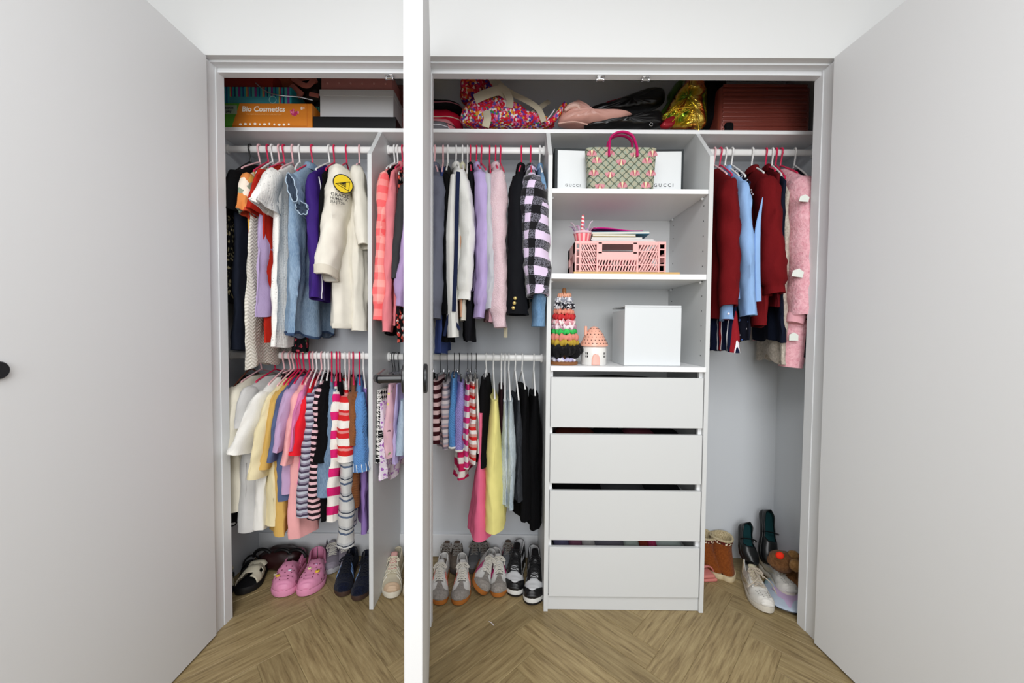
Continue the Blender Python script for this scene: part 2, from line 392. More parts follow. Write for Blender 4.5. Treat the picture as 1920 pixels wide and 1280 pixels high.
# clothes showing in the drawer gaps
DG = [(0,[('#1b1718',.0,.64)]), (1,[('#5d2b22',.02,.2),('#17151a',.2,.34),('#6c3743',.34,.48),('#191a1c',.48,.64)]), (2,[('#141416',.02,.23),('#4d4f52',.23,.43),('#222426',.43,.6)]),
      (3,[('#6f6c8c',.01,.08),('#8d5b74',.08,.14),('#c9c6c6',.14,.2),('#75737e',.2,.33),('#b8c4be',.33,.4),('#8c3a2e',.4,.44),('#b23d66',.44,.48),('#b7c4c0',.48,.62)])]
DN = {0:['dark clothes'],1:['rust','black','plum pink','charcoal'],2:['black','grey','dark grey'],3:['slate lilac','mauve','white','grey','pale mint','rust red','raspberry','pale green']}
DP = ['top drawer','second drawer from the top','third drawer from the top','bottom drawer']
for i, lst in DG:
    z0, z1 = fronts[i]
    for k, (c, u0, u1) in enumerate(lst):
        mb = MB(); x0, x1 = TX1+.024+u0, min(TX1+.024+u1, TX2-.036); n = 14
        zt = z1-(.012 if i < 3 else -.004)
        def sur(u, v, x0=x0, x1=x1, zt=zt, z0=z0, k=k, i=i):
            a = PI*v; prof = math.sin(a)**.35; q = noise.noise(Vector((u*3+k*5, v*4, i*3.1)))
            return (x0+(x1-x0)*u, Y_P+.03+(.3)*v, z0+.024 + (zt-z0-.03)*prof*(.9+.12*math.sin(PI*u)**.5) + q*.006)
        mb.grid(sur, n, n)
        o = mb.build('folded_garment', cloth('folded_%d_%d' % (i,k), c), None)
        tag(o, 'folded %s garment in the %s' % (DN[i][k], DP[i]), 'clothing', 'folded clothes in the drawers')
# hanging rails -----------------------------------------------------
Y_R = 1.775
RAILS = {}
def rail(key, x0, x1, py, label):
    z = P(900, py, Y_R).z if key != 'x' else 0
    RAILS[key] = (py, z)
    t = thing('hanging_rail', label, 'rail', (x0, Y_R, z), 0, 'white wardrobe hanging rails')
    ov = [(.0085*math.cos(a), .0155*math.sin(a)) for a in [2*PI*k/18 for k in range(18)]]
    MB().prism(ov, 'x', .002, x1-x0-.002).build('bar', HANG['white'], t)
    for x, s in ((.0006,1),(x1-x0-.0006,-1)):
        ov2 = [(.014*math.cos(a), .021*math.sin(a)) for a in [2*PI*k/18 for k in range(18)]]
        MB().prism(ov2, 'x', x, x+s*.009).build('end_socket', HANG['white'], t)
rail('UL', XL, -.614, 282.5, 'white oval rail, upper of the left bay')
rail('LL', XL, -.614, 669.5, 'white oval rail, lower of the left bay')
rail('UM', -.5965, TX0, 282, 'white oval rail, upper of the middle bay')
rail('LM', -.5965, TX0, 670, 'white oval rail, lower of the middle bay')
rail('UR', TX3, XR, 283, 'white oval rail in the right bay')
# ================================================================== hangers and clothes
def spow(v, e): return math.copysign(abs(v)**e, v)
def hanger(loc, rz, w, color, label, group, style='plastic', drop=.066, slope=.38):
    """hook over the rail, origin at the neck (top of the garment); local x runs along the shoulders"""
    t = thing('clothes_hanger', label, 'hanger', loc, rz, group); mt = HANG[color]
    r = .0036 if style != 'clip' else .0018
    zr = drop                                         # rail centre above the neck
    R0 = .0205
    pts = [(0,0,-.002),(0,0,zr*.38)] + [tuple(p) for p in arc((-.0,0,zr), R0, -PI*.42, -PI*.42+PI*1.42, 14, 'xz')][::1]
    pts = bez([(0,0,-.004),(.002,0,zr*.25),(.0135,0,zr-.019)], 4)[:-1] + arc((0,0,zr), R0, -PI*.27, PI*.98, 14)
    MB().tube(pts, r, 8).build('hook', mt if style != 'clip' else MATTE, t)
    if style == 'clip':
        MB().tube([(-w,0,-.006),(w,0,-.006)], .0022, 8).build('bar', CHROME, t)
        for s in (-1,1):
            MB().rbox(s*w*.8-.012, s*w*.8+.012, -.004,.004,-.036,-.002,.002).build('clip', MATTE if s > 0 else CHROME, t)
    else:
        a = [(-w,0,-slope*w-.006),(-w*.9,0,-slope*w*.88),(-.02,0,-.004),(0,0,.001),(.02,0,-.004),(w*.9,0,-slope*w*.88),(w,0,-slope*w-.006)]
        MB().tube(bez(a,5)+[Vector((w*.5,0,-slope*w-.012)),Vector((-w*.5,0,-slope*w-.012)),Vector((-w,0,-slope*w-.006))], .0036, 8).build('arms', mt, t)
    return t
def wrinkle(v, s, amp): return noise.noise(Vector(v)*s)*amp
GN = [0]
def garment(name, label, cat, mat, rail, hx, fx, fsy, hem, th=.02, Yf=1.585, hc='white', hl=None, sleeve=None, sleeve2=True, flare=1.12, fold=.008, group=None,
            neck=.045, top=None, square=False, style='plastic', collar=None, cuff=None, hemwave=.006, aback=None, smat=None, lean=0.0, yhem=None, trimhem=None, armhole=True, hangr=True, nf=3.0, pre=None, spread=0.0):
    GN[0] += 1; sd = GN[0]*7.31
    py, zr = RAILS[rail]
    nd = .066
    N = P(hx, py, Y_R); N.z = zr-nd
    if top is not None: N.z = P(hx, top, Y_R).z
    Fp = P(fx, fsy, Yf); dv = Vector((Fp.x-N.x, Fp.y-N.y)); w = dv.length; rz = math.atan2(dv.y, dv.x)
    root = thing(name, label, cat, N, rz, group)
    L = N.z - P(fx, hem, Yf).z
    drop = max(.012, N.z-Fp.z)
    ab = aback or min(w, (Y_B-.03-Y_R)/max(.3, math.cos(rz+PI/2)))
    ab = min(ab, (Y_B-.03-Y_R))
    if hangr:
        hanger((N.x, N.y, zr-nd), rz, min(w,ab)*.86, hc, hl or ('%s hanger holding the %s' % ({'clip':'black metal clip'}.get(style, {'red':'raspberry red plastic','pink':'pale pink plastic','white':'white plastic','black':'black plastic','brown':'brown wooden'}[hc]), ' '.join(label.split(',')[0].split(' with ')[0].split()[:10]))), 'clothes hangers on the rails', style, nd, slope=((max(.38,(zr-nd-N.z)/(min(w,ab)*.86)) if style != 'clip' else .38) if square else max(.15,min(.7,(drop-.01)/w))))
    # ---- body
    nr, nc = 34, 60
    rings = []
    for i in range(nr+1):
        if square: z = -L*i/nr; k = 1.0
        else:
            if i <= 7: k = i/7; z = -drop*((neck+(w-neck)*k)/w)**1.12
            else: z = -drop-(L-drop)*((i-7)/(nr-7)); k = 1.0
        tb = max(0.0, (-z-drop)/max(.01, L-drop))          # 0 below shoulder .. 1 hem
        fa = 1+(flare-1)*tb - (.1*math.exp(-((tb-.1)/.09)**2) if (armhole and sleeve is None and not square) else 0)
        af = (neck+(w-neck)*k)*fa if not square else w*(1+(flare-1)*tb)
        abk = (neck+(ab-neck)*k) if not square else ab
        abk = min(abk, Y_B-.015-Y_R)
        b = th*(.42+.58*min(1,k*.75+tb*1.6)) if not square else th*(.55+.45*min(1,tb*3))
        b *= 1+spread*tb
        if i == 0 and not square: b = th*.45
        ring = []
        for j in range(nc):
            a = 2*PI*j/nc; ca_, sa_ = math.cos(a), math.sin(a)
            x = (af if ca_ > 0 else abk)*spow(ca_, .8); y = b*spow(sa_, .85)
            fz = min(1, tb*1.6+.1)
            ph = x/max(w,.05)
            y += fold*fz*math.sin(nf*ph*2.4+sd+1.2*z*4)
            sh_ = math.sin(9.0*ph+sd*1.7+1.3*z+(1.5 if sa_ > 0 else 0)+1.4*noise.noise(Vector((ph*2,z*3,sd)))); y += .55*fold*fz*(1-2*abs(sh_)**.6)
            y += wrinkle((x*1.0, (sd if sa_ > 0 else sd+9), z*.5), 13, .010*fz) + wrinkle((x*1.0, (sd if sa_ > 0 else sd+9), z*.8), 34, .0045*fz)
            y += lean*tb
            zz = z
            if tb > .5: zz += hemwave*((tb-.5)*2)**2*math.sin(5*x/max(w,.05)+sd)
            xx = x + wrinkle((sd, z*7+a, a), 1.0, .006*fz)
            ring.append(Vector((xx, y, zz)))
        rings.append(ring)
    # turned-up hem inside
    c = Vector((sum(p.x for p in rings[-1])/nc, sum(p.y for p in rings[-1])/nc, 0))
    rings.append([Vector((c.x+(p.x-c.x)*.94, c.y+(p.y-c.y)*.8, p.z+.002)) for p in rings[-1]])
    rings.append([Vector((c.x+(p.x-c.x)*.92, c.y+(p.y-c.y)*.74, p.z+.06)) for p in rings[-2]])
    body = MB().loft(rings, cap0=square, cap1=False).build('body', mat, root, angle=62)
    if trimhem:
        base = rings[nr]; up_ = rings[nr-1] if not isinstance(trimhem, tuple) else rings[nr-1]
        h_ = trimhem[1] if isinstance(trimhem, tuple) else .012
        rr = []
        for dz, g in ((h_,.0015),(0.0,.003),(-.003,.001)):
            rr.append([Vector((p.x+math.copysign(g,p.x-c.x), p.y+math.copysign(g,p.y-c.y), p.z+dz)) for p in base])
        MB().loft(rr, False, False).build('hem_trim', trimhem[0] if isinstance(trimhem, tuple) else trimhem, root, angle=180)
    if collar:
        rr = []; zc_ = -drop*(neck/w)**1.12-.004
        for z, s in ((-.012,1.15),(.012,1.0),(.022,.98),(.016,1.22),(-.016,1.5)):
            rr.append([Vector((neck*1.05*s*math.cos(2*PI*k/20), max(.013,th*.55)*s*math.sin(2*PI*k/20), z+zc_)) for k in range(20)])
        MB().loft(rr, False, False).build('collar', collar if collar is not True else mat, root, angle=180, solid=.002)
    inv = (Matrix.Translation(N) @ Matrix.Rotation(rz, 4, 'Z')).inverted()
    out = {'root':root, 'body':body, 'w':w, 'L':L, 'drop':drop, 'inv':inv, 'N':N, 'rz':rz, 'sleeves':[]}
    # ---- sleeves
    def mk_sleeve(S0, E, ru0, ru1, rv0, rv1, bow, cuffm, sname, seed, bend=0.0, flut=0.0):
        d = E-S0; ln = d.length; n = max(10, int(ln/.018)); rings = []
        cl = []
        for i in range(n+1):
            t = i/n; p = S0+d*t
            p.x += bow*math.sin(PI*min(1,t*1.05)); p.y += bend*math.sin(PI*t); cl.append(p)
        for i, p in enumerate(cl):
            t = i/n; T = (cl[min(n,i+1)]-cl[max(0,i-1)]).normalized()
            V = Vector((0,1,0)); U = V.cross(T).normalized(); V = T.cross(U).normalized()
            ru = ru0+(ru1-ru0)*t**.8; rv = rv0+(rv1-rv0)*t
            if t < .12: ru *= .55+.45*(t/.12)**.5; rv *= .75+.25*t/.12
            if cuffm == 'rib' and t > .9: ru *= .86; rv *= .84
            if cuffm == 'rib' and .74 < t <= .9: ru *= 1.06; rv *= 1.12
            ring = []
            for j in range(20):
                a = 2*PI*j/20
                q = 1+.16*noise.noise(Vector((math.cos(a)*1.9+seed, math.sin(a)*1.9, t*ln*19)))+.07*noise.noise(Vector((math.cos(a)*4+seed, math.sin(a)*4, t*ln*45)))
                if flut and t > .55: q *= 1+flut*((t-.55)/.45)**1.5*math.sin(5*a+seed)
                ring.append(p+U*(ru*spow(math.cos(a),.8)*q)+V*(rv*spow(math.sin(a),1.1)*q)+V*(wrinkle((seed,t*ln*10,a*.4),1,.010)+.004*math.sin(3.2*math.cos(a)+seed)*t))
            rings.append(ring)
        cc = cl[-1]
        rings.append([cc+(p-cc)*.8 for p in rings[-1]]); rings.append([cc+(p-cc)*.9-d.normalized()*.05 for p in rings[-1]])
        so = MB().loft(rings, True, False).build(sname, smat or mat, root, angle=62)
        out['sleeves'].append((so, cl, rings))
        if cuff is not None:
            k = int(n*.93); rr = []
            for i in range(k, n+1):
                rr.append([cl[i]+(p-cl[i])*1.04 for p in rings[i]])
            if len(rr) > 1: MB().loft(rr, False, False).build('cuff', cuff, so, angle=180)
        return so
    if sleeve:
        ex, ey, Ye = sleeve['end'][0], sleeve['end'][1], sleeve.get('Y', Yf-.012)
        E = inv @ P(ex, ey, Ye)
        ru0, ru1 = sleeve.get('ru', (.065,.05)); rv0, rv1 = sleeve.get('rv', (th*.9+.008, th*.8+.006))
        S0 = Vector((w-ru0*.55, 0, -drop-.006+ru0*.1))
        E.y = E.y if sleeve.get('free', True) else 0
        mk_sleeve(S0, E, ru0, ru1, rv0, rv1, sleeve.get('bow', .01), sleeve.get('cuff'), 'sleeve', sd, sleeve.get('bend',0), sleeve.get('flut',0))
        if sleeve2:
            ln = (E-S0).length; rb = min(ru0,.045)
            S1 = Vector((-(ab-rb), 0, -drop-.01)); E1 = Vector((-(ab-rb)+.01, 0, -drop-ln*.95))
            mk_sleeve(S1, E1, rb, min(ru1,.04), min(rv0,.022), min(rv1,.02), .0, sleeve.get('cuff'), 'sleeve', sd+3)
    return out
C = cloth
def g_group(s): return 'clothes hanging on the %s' % s
GUL, GUM, GLL, GLM, GUR = [g_group(s) for s in ('upper left rail','upper middle rail','lower left rail','lower middle rail','right rail')]
# ---------------- special fabrics
def split_mat(name, zcut, ca_, cb_):
    if name in MATS: return MATS[name]
    t = NT(name); k = t.math('GREATER_THAN', t.sep()[2], zcut); t.color(t.vary(t.mix(k, cb_, ca_), .12)); t.bump(t.noise(18,3), .5, .006); MATS[name] = t.done(.85,.15); return MATS[name]
def eyelet(name, c='#efede8', sc=85):
    t = NT(name); v = t.voro(sc, rnd=.25); k = t.math('LESS_THAN', v['Distance'], .13)
    t.color(t.mix(k, t.vary(c,.08), '#7d7c7a')); t.bump(t.math('ADD', t.noise(20,3), t.math('MULTIPLY', v['Distance'], .6)), .5, .006); MATS[name] = t.done(.85,.15); return t.m
def chevron_knit(name, c='#e2ded3', c2='#bdb9ac'):
    t = NT(name); s = t.sep(); zig = t.math('PINGPONG', s[0], .016); k = t.math('FRACT', t.math('ADD', t.math('DIVIDE', t.math('ADD', s[2], t.math('MULTIPLY', zig, .8)), .014), 90.0))
    kk = t.math('PINGPONG', k, .5); t.color(t.ramp(kk, [(.05,c2),(.32,c)], 'LINEAR')); t.bump(kk, .8, .004); MATS[name] = t.done(.95,.1); return t.m
def plaid(name, ca_, cb_, cc_, sz=.036):
    t = NT(name); s = t.sep(t.mapping(rot=(0.1,.12,0))); kx = t.math('GREATER_THAN', t.math('FRACT', t.math('ADD', t.math('DIVIDE', t.math('ADD', s[0], t.math('MULTIPLY', s[1], 1.0)), sz*2), 50.2)), .5); kz = t.math('GREATER_THAN', t.math('FRACT', t.math('ADD', t.math('DIVIDE', s[2], sz*2), 50.0)), .5)
    mid = t.ramp(t.noise(260, 2), [(.42,ca_),(.56,cb_)], 'LINEAR')
    both = t.math('MULTIPLY', kx, kz); any_ = t.math('MAXIMUM', kx, kz)
    c = t.mix(both, t.mix(any_, cc_, mid), ca_); t.color(c); t.bump(t.noise(20,3), .5, .006); MATS[name] = t.done(.95,.1, sheen=.3); return t.m
def gingham(name, a, b, c3, sz=.03):
    t = NT(name); s = t.sep(); kx = t.math('GREATER_THAN', t.math('FRACT', t.math('ADD', t.math('DIVIDE', t.math('ADD', s[0], s[1]), sz*2), 50.2)), .5); kz = t.math('GREATER_THAN', t.math('FRACT', t.math('ADD', t.math('DIVIDE', s[2], sz*2), 50.0)), .5)
    t.color(t.ramp(t.math('ADD', t.math('MULTIPLY', kx, .33), t.math('MULTIPLY', kz, .33)), [(0,c3),(.2,b),(.5,a)])); t.bump(t.noise(24,3), .5, .006); MATS[name] = t.done(.9,.1); return t.m
def hounds(name, sz=.021):
    t = NT(name); s = t.sep(t.mapping(rot=(0,.1,0))); x = t.math('DIVIDE', t.math('ADD', s[0], t.math('MULTIPLY', s[1], 1.3)), sz); z = t.math('DIVIDE', s[2], sz)
    fx_, fz_ = t.math('FRACT', t.math('ADD', x, 80)), t.math('FRACT', t.math('ADD', z, 80))
    ax, az = t.math('GREATER_THAN', fx_, .5), t.math('GREATER_THAN', fz_, .5)
    dg = t.math('GREATER_THAN', t.math('FRACT', t.math('ADD', t.math('ADD', t.math('MULTIPLY', x, 2), t.math('MULTIPLY', z, 2)), 80)), .5)
    same = t.math('MULTIPLY', ax, az); anyk = t.math('MAXIMUM', ax, az)
    k = t.math('MAXIMUM', same, t.math('MULTIPLY', anyk, dg)); t.color(t.mix(k, '#e4e2dd', '#111214')); MATS[name] = t.done(.9,.1); return t.m
FLORAL_O = printed('orange_floral', [(0,'#d98a4a'),(.25,'#c2462c'),(.4,'#efe3d2'),(.62,'#8d9a86'),(.8,'#e3b455')], 26)
FLORAL_S = striped('autumn_stripe', [(0,'#d9cbb2'),(.3,'#c9682f'),(.5,'#8f9b8f'),(.7,'#b03524'),(.85,'#d9a348')], .055, axis=0, wob=.6)
ROSE = printed('rose_print', [(0,'#c7475a'),(.4,'#e08a86'),(.6,'#3d6a4c'),(.8,'#8c2f3c')], 34, '#17191c', .42)
CREAMFL = printed('cream_speckle', [(0,'#8a8468'),(.4,'#c0b48c'),(.7,'#6f6a55')], 60, '#1c1c1e', .4)
BLKFL = printed('black_coral_print', [(0,'#e2604f'),(.4,'#f1e3dc'),(.7,'#d8423e')], 60, '#161415', .42)
# ---------------- upper left rail
g = garment('sleeveless_dress','dark speckled dress squeezed against the left jamb','dress',CREAMFL,'UL',470,424,340,565,th=.012,hc='black',group=GUL)
g = garment('pinafore_dress','black pinafore dress with a navy skirt, leftmost on the upper rail','dress',split_mat('black_navy',-.2,'#08080a','#161b28'),'UL',487,440,322,657,th=.034,hc='pink',group=GUL,flare=1.05,fold=.005,sleeve=dict(end=(438,400),ru=(.05,.05),rv=(.03,.03)),smat=C('black_cotton','#0a0a0c'))
g = garment('floral_frock','orange and white floral frock with a knotted sleeve','dress',FLORAL_S,'UL',503,464,330,638,th=.016,hc='red',group=GUL,sleeve=dict(end=(463,402),ru=(.055,.05),rv=(.03,.026),flut=.25),smat=FLORAL_O,flare=1.02)
g = garment('knit_dress','long cream herringbone-knit dress with a frayed hem','dress',chevron_knit('cream_chevron_knit'),'UL',511,469,352,686,th=.02,hc='white',group=GUL,flare=1.3,fold=.006,hemwave=.012)
g = garment('lilac_dress','thin lilac cotton dress beside the red one','dress',C('lilac_cotton','#b6a3c9'),'UL',524,490,360,592,th=.02,hc='pink',group=GUL,flare=1.22)
g = garment('red_dress','rust red dress half hidden behind the white eyelet one','dress',C('rust_red','#b32a1d'),'UL',533,494,322,640,th=.014,hc='red',group=GUL,sleeve=dict(end=(481,400),ru=(.06,.06),rv=(.016,.018)),flare=1.0)
g = garment('eyelet_dress','white eyelet cotton dress with fluttering short sleeves','dress',eyelet('white_eyelet'),'UL',549,518,322,650,th=.026,hc='pink',group=GUL,sleeve=dict(end=(500,394),ru=(.04,.088),rv=(.024,.03),bow=.02,Y=1.55,flut=.28),flare=1.16,fold=.009)
g = garment('rose_dress','dark dress with pink roses showing below the denim hem','dress',ROSE,'UL',562,552,345,660,th=.02,hc='white',group=GUL,flare=1.1,Yf=1.70)
DEN1 = denim('washed_denim','#9bb1c6','#607b98')
g = garment('denim_dress','washed blue denim dress with frayed armholes','dress',DEN1,'UL',586,546,328,630,th=.036,hc='red',group=GUL,collar=True,armhole=False,flare=1.22,fold=.014,trimhem=(denim('dark_denim_hem','#44597a','#2c3b55'),.008),hemwave=.014)
FRAY = plain('frayed_denim','#a9bccd',.9); DARKIN = C('armhole_shade','#3b4656')  # dark tone carries the shade inside the armholes
inv = g['inv']
for (cx_, cy_, rx_, ry_, Y_) in ((547,352,8,27,1.535),(566,390,11,12,1.55)):
    ringp = [inv@P(cx_+(rx_+1.2*math.sin(9*a))*math.cos(a)+.25*(cy_+ry_*math.sin(a)-cy_), cy_+(ry_+1.5*math.sin(7*a))*math.sin(a), Y_+.006*math.sin(5*a)) for a in [2*PI*k/40 for k in range(40)]]
    c_ = sum(ringp, Vector())/40
    fo = MB().tube(ringp, .0024, 6, closed=True).build('armhole_frill', FRAY, g['root'])
    MB().loft([[c_+(p-c_)*.97 for p in ringp], [c_+(p-c_)*.4+Vector((-.004,0,0)) for p in ringp]], False, True).build('armhole_shade_disc', DARKIN, fo)  # shallow dark disc, shade of the opening put into its colour
    MB().loft([ringp, [c_+(p-c_)*1.25+Vector((-.05,0,.0)) for p in ringp]], False, False).build('armhole_cap', DEN1, fo)
PUR = C('purple_polyester','#3b2372',rough=.6)
g = garment('purple_jacket','deep purple sports jacket with white piping','jacket',PUR,'UL',618,582,325,560,th=.018,hc='white',group=GUL,sleeve=dict(end=(594,560),ru=(.07,.05),rv=(.028,.026),bow=-.01),flare=1.0)
_so, cl, rg = g['sleeves'][0]; WPIPE = plain('white_piping','#e6e3ea',.6)
MB().tube([r[5]*1.0+Vector((0,.001,0)) for r in rg[:-2]], .0022, 6).build('piping', WPIPE, _so)
MB().tube([r[15] for r in rg[:-2]], .0022, 6).build('piping', WPIPE, _so)
g = garment('black_rash_vest','black vest with white outlines beneath the cream jacket','vest',C('black_rib','#101012'),'UL',627,604,325,470,th=.014,hc='red',group=GUL)
GI = C('cream_canvas','#ebe6d9',weave=180,wr=.6)
g = garment('martial_arts_jacket','cream martial arts jacket with a round yellow badge on its sleeve','jacket',GI,'UL',650,636,318,612,th=.05,hc='red',Yf=1.645,group=GUL,neck=.09,sleeve=dict(end=(611,520),ru=(.12,.052),rv=(.054,.042),Y=1.575,cuff=None,bow=.0),cuff=C('cream_cuff','#dad3c3'),flare=1.12,fold=.01,trimhem=(C('cream_hem','#e6e1d4'),.02))
GI_G = g
g = garment('cream_robe','second cream jacket half behind the upright board','jacket',GI,'UL',674,668,312,618,th=.034,hc='pink',Yf=1.67,group=GUL,neck=.08,sleeve=dict(end=(684,462),ru=(.06,.045),rv=(.03,.03),Y=1.66),flare=1.0)
# ---------------- upper middle rail, left of the door
g = garment('gingham_sweater','coral gingham sweater next to the upright board','sweater',gingham('coral_gingham','#ee6a6c','#f08f8b','#f3aaa2'),'UM',740,719,322,600,th=.016,hc='white',group=GUM,sleeve=dict(end=(711,600),ru=(.05,.04),rv=(.026,.022),cuff='rib'),flare=1.0)
g = garment('black_cardigan','thin black cardigan between coral and pink tops','cardigan',C('black_knit','#131214'),'UM',746,726,318,628,th=.012,hc='white',group=GUM)
g = garment('pink_jacket','rose pink jacket with open collar left of the middle door','jacket',C('rose_pink','#e5848b'),'UM',755,736,320,612,th=.018,hc='red',group=GUM,collar=True,sleeve=dict(end=(727,622),ru=(.05,.04),rv=(.02,.018)),flare=1.0)
g = garment('printed_blouse','black blouse printed with coral flowers','blouse',BLKFL,'UM',764,747,322,640,th=.012,hc='red',group=GUM)
g = garment('charcoal_sweater','charcoal sweater partly behind the middle door','sweater',C('charcoal','#3d3d3f'),'UM',772,757,345,500,th=.016,hc='white',group=GUM,sleeve=dict(end=(743,525),ru=(.05,.04),rv=(.026,.022)))
g = garment('lilac_hoodie','lilac hoodie partly behind the middle door','hoodie',C('lilac_fleece','#b39ac6'),'UM',792,779,335,600,th=.018,hc='white',group=GUM,sleeve=dict(end=(751,575),ru=(.05,.045),rv=(.026,.026),cuff='rib'))
# ---------------- upper middle rail, right of the door
g = garment('slate_sweater','slate grey sweatshirt right beside the middle door','sweater',C('slate','#6e7180'),'UM',815,823,330,560,th=.036,hc='pink',group=GUM,sleeve=dict(end=(815,598),ru=(.06,.045),rv=(.05,.03),cuff='rib',Y=1.56),collar=True)
g = garment('navy_shirt','navy blue shirt whose hem hangs lowest by the middle door','shirt',C('navy_blue','#3f4f86'),'UM',831,828,328,664,th=.024,hc='pink',group=GUM,flare=1.0)
g = garment('black_tracksuit','black track jacket with thin white piping','jacket',C('black_poly','#0e0e10',rough=.6),'UM',840,836,325,642,th=.03,hc='white',group=GUM,sleeve=dict(end=(838,590),ru=(.05,.04),rv=(.014,.026)))
g = garment('white_striped_jumper','white jumper with a navy stripe down the sleeve and hanging ties','jumper',C('warm_white','#f1f1ec'),'UM',855,862,318,560,th=.03,hc='white',group=GUM,collar=True,sleeve=dict(end=(869,563),ru=(.06,.045),rv=(.032,.028),cuff='rib',bend=.026))
inv = g['inv']
nv = C('navy_stripe','#222a47')
_s, cl, rg = g['sleeves'][0]
MB().tube([inv@p for p in bez([P(859,322,1.55), P(857,380,1.53), P(855,480,1.518), P(851,584,1.52)],8)], .0082, 8, flat=.3, up0=(1,0,0)).build('navy_stripe', nv, g['root'])
ps = bez([inv@P(850,330,1.575), inv@P(846,420,1.56), inv@P(846,520,1.56), inv@P(850,632,1.56)],8)
MB().tube(ps, [.012+.012*min(1,i/10) for i in range(len(ps))], 10, flat=1.6).build('front_band', C('warm_white','#f1f1ec'), g['root'])
for pp in ([(847,575),(838,605),(833,630)],[(847,578),(852,600),(862,618)],[(846,575),(847,600),(846,628)]):
    MB().tube(bez([inv@P(x,y,1.535) for x,y in pp],6), .006, 6, flat=.4).build('tie', nv, g['root'])
g = garment('peach_tee','peach top with a pale yellow collar','top',C('peach','#dca888'),'UM',867,870,325,592,th=.016,hc='white',group=GUM,collar=C('pale_yellow','#e3e2c4'))
g = garment('ivory_tee','ivory top just right of the peach one','top',C('ivory','#dcd6c8'),'UM',877,875,332,600,th=.012,hc='white',group=GUM)
g = garment('black_sweatshirt','black sweatshirt left of the lilac one','sweater',C('soft_black','#17171b'),'UM',882,884,325,640,th=.022,hc='red',group=GUM,collar=True)
g = garment('lilac_sweatshirt','plain lilac sweatshirt with ribbed cuffs','sweater',C('lilac_fleece2','#bfabdb'),'UM',893,903,322,545,th=.028,hc='red',group=GUM,sleeve=dict(end=(898,596),ru=(.06,.045),rv=(.034,.026),cuff='rib',bend=.016),collar=True)
g = garment('pale_grey_sweatshirt','pale grey sweatshirt squeezed behind the lilac one','sweater',C('pale_grey','#c4c6cc'),'UM',902,915,325,560,th=.016,hc='red',group=GUM,sleeve=dict(end=(917,580),ru=(.05,.045),rv=(.02,.018),cuff='rib'))
g = garment('mauve_tee','dusty mauve top peeking below the grey sleeve','top',C('dusty_mauve','#b98f99'),'UM',918,921,335,602,th=.012,hc='red',group=GUM)
g = garment('fluffy_cardigan','pale pink fluffy cardigan with a shawl collar','cardigan',fuzzy('pink_fluff','#f2d8de','#e2c0c9',210),'UM',929,934,320,585,th=.036,hc='red',group=GUM,collar=True,sleeve=dict(end=(938,614),ru=(.06,.05),rv=(.04,.032),cuff='rib'))
g = garment('ivory_jacket','ivory pink jacket behind the fluffy cardigan','jacket',C('blush_ivory','#e2cbc6'),'UM',938,947,328,560,th=.012,hc='red',group=GUM)
g = garment('black_blazer','black blazer with three gold cuff buttons','blazer',C('blazer_black','#141519',rough=.75),'UM',978,972,328,570,th=.034,hc='red',group=GUM,sleeve=dict(end=(968,590),ru=(.06,.05),rv=(.038,.044)),collar=True)
GOLD = plain('gold_button','#d9c27a',.3,.5,.6)
for k,(x,y) in enumerate(((966,559),(964.5,568),(962.5,577))): MB().ball(g['inv']@P(x,y,1.51), .0075, n=12,k=8).build('button', GOLD, g['root'])
tg = thing('swing_tag','small card tag on a string below the fluffy cardigan','tag',P(948,600,1.6))
MB().rbox(-.008,.008,-.001,.001,-.075,-.03,.0008,1).build('card', plain('kraft_card','#a8a08a',.8), tg); MB().tube([(0,0,.04),(.001,0,0),(0,0,-.032)], .0008, 5).build('string', BLACK, tg)
g = garment('plaid_shacket','black grey and lilac plaid overshirt with brushed cuffs','overshirt',plaid('buffalo_plaid','#121115','#74727e','#dcc9e4'),'UM',995,997,330,545,th=.042,hc='red',group=GUM,collar=True,sleeve=dict(end=(1008,555),ru=(.065,.055),rv=(.068,.05),Y=1.55,bow=.015))
g = garment('light_denim_jacket','light denim jacket with rolled cuff next to the tower','jacket',denim('light_denim','#86a9c9','#4d7196'),'UM',1012,1018,330,560,th=.02,hc='white',group=GUM,collar=True,sleeve=dict(end=(1009,612),ru=(.05,.05),rv=(.02,.028),Y=1.6))
# ---------------- right rail
MAR = C('maroon_wool','#6c1519',rough=.9)
g = garment('pleated_skirt','navy pleated uniform skirt with white and red stripes','skirt',striped('uniform_stripe',[(0,'#141a33'),(.30,'#e6e6ea'),(.35,'#141a33'),(.55,'#8f1f27'),(.72,'#e6e6ea'),(.76,'#141a33')],.075,axis=0),'UR',1340,1380,575,660,th=.03,hc='white',top=560,square=True,group=GUR,hangr=False,flare=1.1,nf=9,fold=.006)
g = garment('maroon_blazer','plain maroon school blazer nearest the tower','blazer',MAR,'UR',1339,1372,335,598,th=.03,hc='pink',group=GUR,sleeve=dict(end=(1366,574),ru=(.07,.055),rv=(.036,.034),bow=.0),flare=1.0)
BLU = C('sky_blue_cotton','#8fb2df',rough=.75)
g = garment('blue_undershirt','sky blue shirt cuff poking out of the maroon blazer','shirt',BLU,'UR',1350,1376,350,540,th=.010,hc='red',group=GUR,Yf=1.64,sleeve=dict(end=(1362,600),ru=(.03,.042),rv=(.012,.026),Y=1.60))
MB().ball(g['inv']@P(1366,588,1.545), .005, n=10,k=6).build('button', WPIPE, g['root'])
g = garment('blue_school_shirt','sky blue long-sleeved school shirt between two maroon jackets','shirt',BLU,'UR',1360,1396,340,560,th=.02,hc='white',group=GUR,collar=True,sleeve=dict(end=(1402,592),ru=(.062,.046),rv=(.026,.026)),flare=1.0)
MB().ball(g['inv']@P(1410,576,1.55), .005, n=10,k=6).build('button', WPIPE, g['root'])
